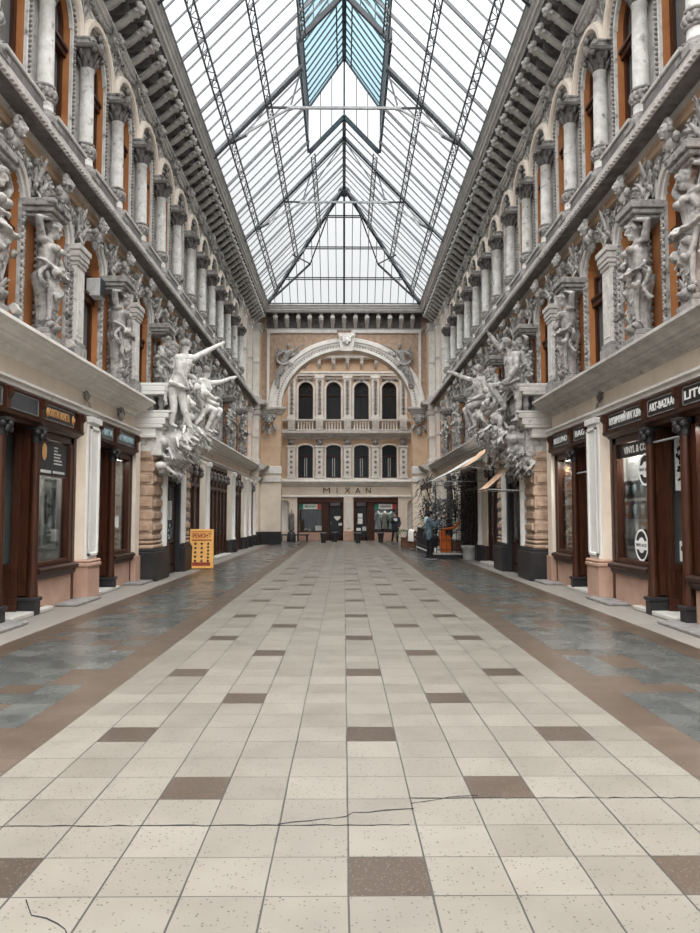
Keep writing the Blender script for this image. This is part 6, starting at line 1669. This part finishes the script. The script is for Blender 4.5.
for c in range(3):
    for k in range(5 if c < 2 else 6):
        x = -.18 + c * .185; z = .74 - k * (.125 if c < 2 else .10)
        if (c + k) % 3 == 0: mb.box(x - .035, x + .035, -.026, -.018, z - .03, z + .02); mb.box(x - .012, x + .012, -.026, -.018, z + .02, z + .045)
        elif (c + k) % 3 == 1: mb.blob((x, -.022, z), (.036, .006, .036), 10, 4)
        else: mb.poly([(x - .04, z - .03), (x + .04, z - .03), (x + .015, z + .04), (x - .015, z + .04)], -.026, -.018)
on(mb, 'printed_symbol', 'sign_black')['kind'] = 'stuff'

# ------------------------------------------------------------------ awnings on the other side
def awning(label, d0, d1, o0, z0, o1, z1, m, vm, val=.16, group=None):
    """cloth from (out o0, z0) at the wall down to (out o1, z1)"""
    t = thing('awning', label, 'awning', at('R', d0, z0, o0))
    M = LM('R'); L_ = d1 - d0; n = 8
    mb = MB(M)
    for i in range(n):
        a, b = i / n, (i + 1) / n
        def q(u): return (-(o1 - o0) * u, (z1 - z0) * u - .06 * math.sin(PI * u))
        (ya, za), (yb, zb) = q(a), q(b)
        mb.quad((0, ya, za), (L_, ya, za), (L_, yb, zb), (0, yb, zb)); mb.quad((0, ya, za + .012), (0, yb, zb + .012), (L_, yb, zb + .012), (L_, ya, za + .012))
    build('cloth', mb, m, t)
    ye, ze = -(o1 - o0), z1 - z0
    mb = MB(M); k = max(3, int(L_ / .35))
    for i in range(k):
        x0, x1 = L_ * i / k, L_ * (i + 1) / k; xm = (x0 + x1) / 2
        mb.poly([(x0, ze + .01), (x0, ze - val * .75), (xm, ze - val), (x1, ze - val * .75), (x1, ze + .01)], ye - .012, ye)
    build('valance', mb, vm, t)
    mb = MB(M); mb.tube([(0, ye, ze), (L_, ye, ze)], .022, 8); build('front_bar', mb, 'iron', t)
    for x in (.06, L_ - .06):
        mb = MB(M); mb.tube([(x, 0.1, -.75 * abs(z1 - z0) - .25), (x, ye, ze)], .014, 6); build('arm', mb, 'iron_light', t)
    return t
awning('small peach awning over the portal door next to the white half column', 18.3, 19.4, .62, 3.08, 1.44, 2.22, 'awning_cloth', 'awning_cloth', .05)
awning('steep peach awning above the first door past the portal', 22.6, 24.3, .50, 3.66, 1.22, 3.08, 'awning_cloth', 'awning_cloth', .05)
awning('long pale awning over the terrace with dark scalloped edge', 24.3, 27.8, .30, 3.68, 2.10, 2.70, 'awning_pale', 'awning_edge', .22)

# ------------------------------------------------------------------ terrace
t = thing('terrace_platform', 'low terrace platform with pale top and dark front under the long awning', 'platform', (3.92, 27.0, 0))
mb = MB(); mb.bbox(-.62, .62, 0, 6.4, 0, .13, .01); build('base', mb, 'off_black', t)
mb = MB(); mb.bbox(-.65, .65, -.04, 6.43, .13, .19, .012); build('deck', mb, 'step_pale', t)
def railing(label, p, q, h=.95):
    L_ = math.hypot(q[0] - p[0], q[1] - p[1]); rz = math.atan2(q[1] - p[1], q[0] - p[0])
    t = thing('iron_railing', label, 'railing', (p[0], p[1], .19), rz)
    for z in (.12, h): 
        mb = MB(); mb.tube([(0, 0, z), (L_, 0, z)], .018, 6); build('rail', mb, 'off_black', t)
    n = int(L_ / .16)
    mb = MB()
    for i in range(n + 1): mb.tube([(L_ * i / n, 0, 0), (L_ * i / n, 0, h)], .010 if 0 < i < n else .02, 6)
    for i in range(n): scroll(mb, L_ * (i + .5) / n, h * .55, .06, 1.2, 1 if i % 2 else -1, 0, .008, 0, 0, 12, 4)
    build('baluster', mb, 'off_black', t)['kind'] = 'stuff'
railing('black iron railing along the aisle edge of the terrace', (3.32, 27.3), (3.32, 33.2), .85)
railing('black iron railing across the near end of the terrace', (3.4, 27.08), (4.5, 27.08), .85)
# potted plants
def foliage(seed, n, rx, ry, z0, z1, ln, wd, m, droop=.4, stems=6):
    r = random.Random(seed); mb = MB(); ms = MB()
    for i in range(stems):
        a = r.uniform(0, 2 * PI); ms.tube([(0, 0, z0 - .05), (rx * .4 * math.cos(a), ry * .4 * math.sin(a), (z0 + z1) / 2), (rx * .7 * math.cos(a), ry * .7 * math.sin(a), z1 * .95)], [.018, .012, .006], 5)
    for i in range(n):
        a = r.uniform(0, 2 * PI); e = r.uniform(0, 1); z = z0 + (z1 - z0) * e; k = math.sqrt(r.random()) * (1 - .5 * abs(e - .5))
        c = V(rx * k * math.cos(a), ry * k * math.sin(a), z); d = V(math.cos(a + r.uniform(-.6, .6)), math.sin(a + r.uniform(-.6, .6)), r.uniform(-.2, .9)).normalized(); l = ln * r.uniform(.6, 1.2)
        mb.tube([c, c + d * l * .5, c + d * l + V(0, 0, -droop * l)], [wd * .3, wd * .5, .003], 4, flat=.15)
    return mb, ms
def plant(name, label, loc, pot, potm, fol, folm, stemm='wood_dark'):
    t = thing(name, label, 'plant', loc)
    build('pot', pot, potm, t); mb, ms = fol
    build('foliage', mb, folm, t); build('stem', ms, stemm, t)
    return t
def roundpot(r, h):
    mb = MB(); mb.lathe([(r * .72, 0), (r * .92, h * .8), (r, h * .82), (r, h), (r * .86, h), (r * .84, h * .86)], 0, 0, 18); return mb
def boxpot(w, h):
    mb = MB(); mb.bbox(-w, w, -w, w, 0, h, .015); mb.bbox(-w * 1.08, w * 1.08, -w * 1.08, w * 1.08, h * .85, h, .012); return mb
plant('potted_shrub', 'tall dark shrub in a big white pot on the terrace corner', (4.5, 26.5, 0), roundpot(.30, .50), 'pot_white', foliage(1, 460, .36, .40, .55, 3.0, .30, .05, 'leaf_grey'), 'leaf_grey')
plant('potted_shrub', 'dark grey leafy shrub standing behind the orange chair', (4.15, 30.0, .19), roundpot(.25, .4), 'off_black', foliage(2, 620, .62, .7, .6, 2.05, .26, .06, 'leaf_grey'), 'leaf_grey')
plant('potted_shrub', 'broad dark shrub further along the terrace railing', (3.85, 31.8, .19), roundpot(.25, .4), 'off_black', foliage(3, 480, .5, .6, .5, 1.9, .26, .06, 'leaf_dark'), 'leaf_dark')
plant('climbing_plant', 'tall black stemmed plant with long leaves beside the person', (3.85, 34.6, 0), boxpot(.22, .4), 'off_black', foliage(4, 95, .40, .40, .8, 3.3, .60, .07, 'leaf_dark', .5, 9), 'leaf_dark')
plant('potted_shrub', 'thin dark creeper hanging in the wide door behind the terrace', (4.32, 28.5, .19), roundpot(.22, .35), 'off_black', foliage(7, 420, .32, .8, 1.2, 3.1, .24, .05, 'leaf_grey'), 'leaf_grey')
def palm(seed, n, h, ln):
    r = random.Random(seed); mb = MB(); ms = MB(); ms.tube([(0, 0, .3), (0, 0, h)], [.05, .035], 8)
    for i in range(n):
        a = 2 * PI * i / n + r.uniform(-.2, .2); l = ln * r.uniform(.8, 1.1); up = r.uniform(.5, 1.1); pts = [V(0, 0, h)]
        for k in range(1, 7):
            t = k / 6; pts.append(V(math.cos(a) * l * t, math.sin(a) * l * t, h + l * (up * t - 1.15 * t * t)))
        mb.tube(pts, .008, 4)
        for k in range(1, 7):
            for s in (-1, 1):
                d = V(-math.sin(a) * s, math.cos(a) * s, -.2); p0 = pts[k]; mb.tube([p0, p0 + d * .1 + (pts[k] - pts[k - 1]) * .4, p0 + d * .2 + (pts[k] - pts[k - 1]) * .8 + V(0, 0, -.06)], [.012, .014, .003], 4, flat=.2)
    return mb, ms
plant('potted_palm', 'small green palm in a square terracotta planter before the pier', (3.15, 36.4, 0), boxpot(.32, .5), 'terracotta', palm(3, 11, .75, .62), 'leaf_green')
# cafe chair with a pale throw
t = thing('cafe_armchair', 'brown wicker armchair with a cream throw over its back', 'chair', (3.35, 33.9, 0), 2.4)
mb = MB(); mb.bbox(-.32, .32, -.30, .30, .30, .44, .03); build('seat', mb, 'terracotta', t)
mb = MB(); mb.tube([(-.34, -.28, .62), (-.36, .1, .66), (-.2, .34, .82), (0, .38, .86), (.2, .34, .82), (.36, .1, .66), (.34, -.28, .62)], .05, 8); mb.tube([(-.34, .0, .45), (-.2, .34, .6), (.2, .34, .6), (.34, .0, .45)], .16, 6, flat=.3); build('backrest', mb, 'terracotta', t)
for sx in (-1, 1):
    for sy in (-1, 1):
        mb = MB(); mb.tube([(sx * .28, sy * .26, 0), (sx * .28, sy * .26, .34)], .025, 8); build('leg', mb, 'terracotta', t)
mb = MB(); mb.tube([(0, .46, .40), (0, .46, .80), (0, .38, .93), (0, .28, .80), (0, .26, .46)], [.17, .17, .16, .16, .17], 8, flat=.12, up=(0, 1, .3)); o = obj('throw_blanket', mb.mesh('throw_blanket', 'awning_pale'), None, (3.35, 33.9, 0), 2.4); tag(o, 'cream throw hanging over the back of the brown wicker armchair', 'blanket')
# orange chair and a small table on the terrace
t = thing('terrace_chair', 'bright orange covered chair with slanting arm on the terrace', 'chair', (3.80, 27.75, .19))
mb = MB(); mb.bbox(-.17, .20, -.18, .25, .0, .62, .04); mb.bbox(-.17, .0, -.18, .25, .55, .84, .05); build('cover', mb, 'orange_cloth', t)
mb = MB(); mb.tube([(-.10, -.12, .84), (.12, -.12, .88), (.36, -.12, .93), (.50, -.12, 1.10), (.56, -.12, 1.13)], [.055, .05, .05, .06, .03], 8); build('arm', mb, 'orange_cloth', t)
t = thing('terrace_table', 'low dark brown table beside the orange chair', 'table', (4.25, 27.75, .19))
mb = MB(); mb.bbox(-.26, .26, -.26, .26, .38, .43, .01); build('tabletop', mb, 'terracotta', t)
mb = MB(); mb.bbox(-.22, .22, -.22, .22, 0.05, .38, .01); build('body', mb, 'terracotta', t)
for sx in (-1, 1):
    for sy in (-1, 1):
        mb = MB(); mb.box(sx * .22 - .02, sx * .22 + .02, sy * .22 - .02, sy * .22 + .02, 0, .38); build('leg', mb, 'wood_dark', t)
for q, (x, c) in enumerate(((4.16, 'paper'), (4.36, 'letter_teal'))):
    mb = MB(); mb.lathe([(.03, 0), (.04, .09), (.037, .09), (.027, .01)], 0, 0, 10); o = obj('cup', mb.mesh('cup', c), None, (x, 27.7, .62)); tag(o, '%s cup on the low dark table by the orange chair' % ('white' if q == 0 else 'pale blue'), 'cup')

# ------------------------------------------------------------------ people
def walker(name_label, loc, rz, J, s, top, bottom, shoe, extra):
    t = thing('person', name_label, 'person', loc, rz)
    mb = MB(); P, R = wholebody(mb, J, s, J['face'], feet=False); obj('body', bake(mb, 'body', 'skin', .012, 1), t)
    mb = MB(); limbs(mb, J, s, legs=False, grow=.032)
    pel = (J['hipL'] + J['hipR']) / 2; ch = (J['shL'] + J['shR']) / 2
    for k in 'LR': mb.caps(J['hip' + k] + V(0, 0, .06), J['hip' + k] + V(0, 0, -.12), .135, .125, 10)
    for k in 'LR': mb.blob(J['wr' + k] + (J['el' + k] - J['wr' + k]) * .15, .052, 8, 5)
    obj('jacket', bake(mb, 'jacket', top, .018, 1), t)
    mb = MB(); limbs(mb, J, s, arms=False, torso=False, grow=.020); mb.blob(pel, (.15, .12, .12), 10, 7); obj('trousers', bake(mb, 'trousers', bottom, .018, 1), t)
    for k in 'LR':
        a, to = J['an' + k], J['to' + k]; d = (to - a); d.z = 0; d.normalize(); h = a - d * .06
        mb = MB(); mb.caps(V(h.x, h.y, .055), V(to.x, to.y, .05), .048, .042, 10); mb.caps(V(a.x, a.y, .09), V(a.x, a.y, .13), .05, .048, 8); sh = obj('shoe', bake(mb, 'shoe', shoe, .012, 1), t)
        mb = MB(); mb.tube([V(h.x, h.y, .012) - d * .04, V(h.x, h.y, .012), V(to.x, to.y, .012), V(to.x, to.y, .012) + d * .035], [.03, .047, .045, .025], 8, flat=.28, up=(0, 0, 1)); build('sole', mb, 'shoe_white', sh)
    extra(t, P, R)
    return t
f_ = V(.95, .25, -.12)
J = dict(face=f_, hipL=V(-.02, .10, .90), hipR=V(.0, -.10, .90), knL=V(.03, .11, .50), knR=V(.06, -.12, .50), anL=V(-.04, .12, .09), anR=V(.06, -.13, .09), toL=V(.12, .15, .04), toR=V(.24, -.11, .04),
         shL=V(.0, .19, 1.40), shR=V(.0, -.19, 1.40), neck=V(.02, 0, 1.48), head=V(.06, .01, 1.60), elL=V(.22, .20, 1.22), elR=V(.20, -.22, 1.20), wrL=V(.38, .06, 1.38), wrR=V(.36, -.10, 1.36), hdL=V(.2, -.1, .5), hdR=V(.2, .1, .5), hsL=V(0, 1, 0), hsR=V(0, -1, 0))
def ex(t, P, R):
    mb = MB(); mb.blob(P(0, -.02, .05), (.088, .100, .095), 12, 8, R=R); mb.blob(P(0, -.06, -.01), (.085, .065, .09), 10, 7, R=R); obj('hair', bake(mb, 'hair', 'hair_black', .012, 1), t)
    mb = MB(); mb.blob((-.08, 0, 1.44), (.10, .15, .09), 10, 7); mb.blob((-.12, 0, 1.36), (.07, .12, .10), 10, 7); obj('hood', bake(mb, 'hood', 'denim_pale', .015, 1), t)['label'] = 'pale hood lying on the shoulders'
walker('person in a blue denim jacket and black trousers lifting a phone, before the terrace', (3.06, 26.55, 0), 0, J, 1.0, 'denim', 'trouser_black', 'hair_black', ex)
mb = MB(); mb.bbox(-.008, .008, -.036, .036, 0, .145, .004); o = obj('phone', mb.mesh('phone', 'black'), None, (3.06 + .44, 26.53, 1.41)); tag(o, 'black phone held up by the person in denim', 'phone')
mb = MB(); mb.blob((0, 0, .12), (.09, .13, .16), 10, 7); me = mb.mesh('body', 'off_black')
t = thing('shoulder_bag', 'black bag hanging behind the person in denim', 'bag', (2.93, 26.5, .74)); obj('body', me, t)
mb = MB(); mb.tube([(0, -.09, .2), (.04, -.14, .5), (.07, -.1, .74), (.07, .05, .74), (.03, .1, .5), (0, .09, .2)], .012, 6); build('strap', mb, 'off_black', t)
J2 = dict(face=V(-.6, -.8, 0), hipL=V(.10, 0, .90), hipR=V(-.10, 0, .90), knL=V(.11, -.02, .49), knR=V(-.13, -.04, .49), anL=V(.12, .03, .09), anR=V(-.20, .0, .09), toL=V(.13, -.14, .04), toR=V(-.24, -.16, .04),
          shL=V(.19, 0, 1.40), shR=V(-.19, 0, 1.40), neck=V(0, -.01, 1.48), head=V(-.01, -.03, 1.60), elL=V(.27, .0, 1.13), elR=V(-.24, -.06, 1.16), wrL=V(.22, -.14, .95), wrR=V(-.10, -.24, 1.28), hdL=V(0, -.1, -.3), hdR=V(.2, -.1, .25))
def ex(t, P, R):
    mb = MB(); mb.blob(P(0, -.02, .05), (.088, .100, .095), 12, 8, R=R); mb.blob(P(0, -.06, -.01), (.08, .06, .08), 10, 7, R=R); obj('hair', bake(mb, 'hair', 'hair_black', .012, 1), t)
walker('person in dark clothes holding a white paper before the far dress shop', (3.02, 43.3, 0), 0, J2, 1.0, 'dress_dark', 'trouser_black', 'hair_black', ex)
mb = MB(); mb.bbox(-.10, .10, -.006, .006, 0, .16, .003); o = obj('paper_sheet', mb.mesh('paper_sheet', 'paper'), None, (3.0, 43.02, 1.26)); tag(o, 'white paper held by the person in dark clothes', 'paper')
# ------------------------------------------------------------------ light and camera
w = bpy.data.worlds.new('World'); scene.world = w; w.use_nodes = True
nt = w.node_tree; N = nt.nodes; L = nt.links
bg = N['Background']
tc = N.new('ShaderNodeTexCoord'); sp = N.new('ShaderNodeSeparateXYZ'); L.new(tc.outputs['Generated'], sp.inputs[0])
pw = N.new('ShaderNodeMath'); pw.operation = 'POWER'; pw.use_clamp = True; pw.inputs[1].default_value = 4.0
ma = N.new('ShaderNodeMath'); ma.operation = 'MULTIPLY_ADD'; ma.inputs[1].default_value = 3.6; ma.inputs[2].default_value = 0.58   # brighter towards the zenith, as an overcast sky is
L.new(sp.outputs[2], pw.inputs[0]); L.new(pw.outputs[0], ma.inputs[0]); L.new(ma.outputs[0], bg.inputs['Strength'])
bg.inputs['Color'].default_value = (0.97, 0.985, 1.0, 1)
sd = bpy.data.lights.new('veiled_sun', 'SUN'); sd.energy = 4.2; sd.angle = math.radians(85); sd.color = (1.0, 0.985, 0.96)
so = bpy.data.objects.new('veiled_sun', sd); COL.objects.link(so)
so.rotation_euler = (math.radians(33), 0, 0)      # high, slightly behind the camera
so.location = (0, 0, 40)

cd = bpy.data.cameras.new('camera'); co = bpy.data.objects.new('camera', cd); COL.objects.link(co)
cd.sensor_fit = 'HORIZONTAL'; cd.sensor_width = 36.0; cd.lens = 735.0 / 700.0 * 36.0
co.location = (0, 0, 1.55)
co.rotation_euler = (PI / 2 + math.atan(49.5 / 735.0), 0, -math.atan(6.0 / 735.0))
cd.clip_end = 500
scene.camera = co
scene.view_settings.view_transform = 'Standard'; scene.view_settings.look = 'None'
scene.view_settings.exposure = 0.64; scene.view_settings.gamma = 1.0
scene.view_settings.use_curve_mapping = False
scene.cycles.max_bounces = 8; scene.cycles.diffuse_bounces = 5; scene.cycles.transparent_max_bounces = 12
scene.cycles.use_denoising = True
scene.cycles.caustics_reflective = False; scene.cycles.caustics_refractive = False
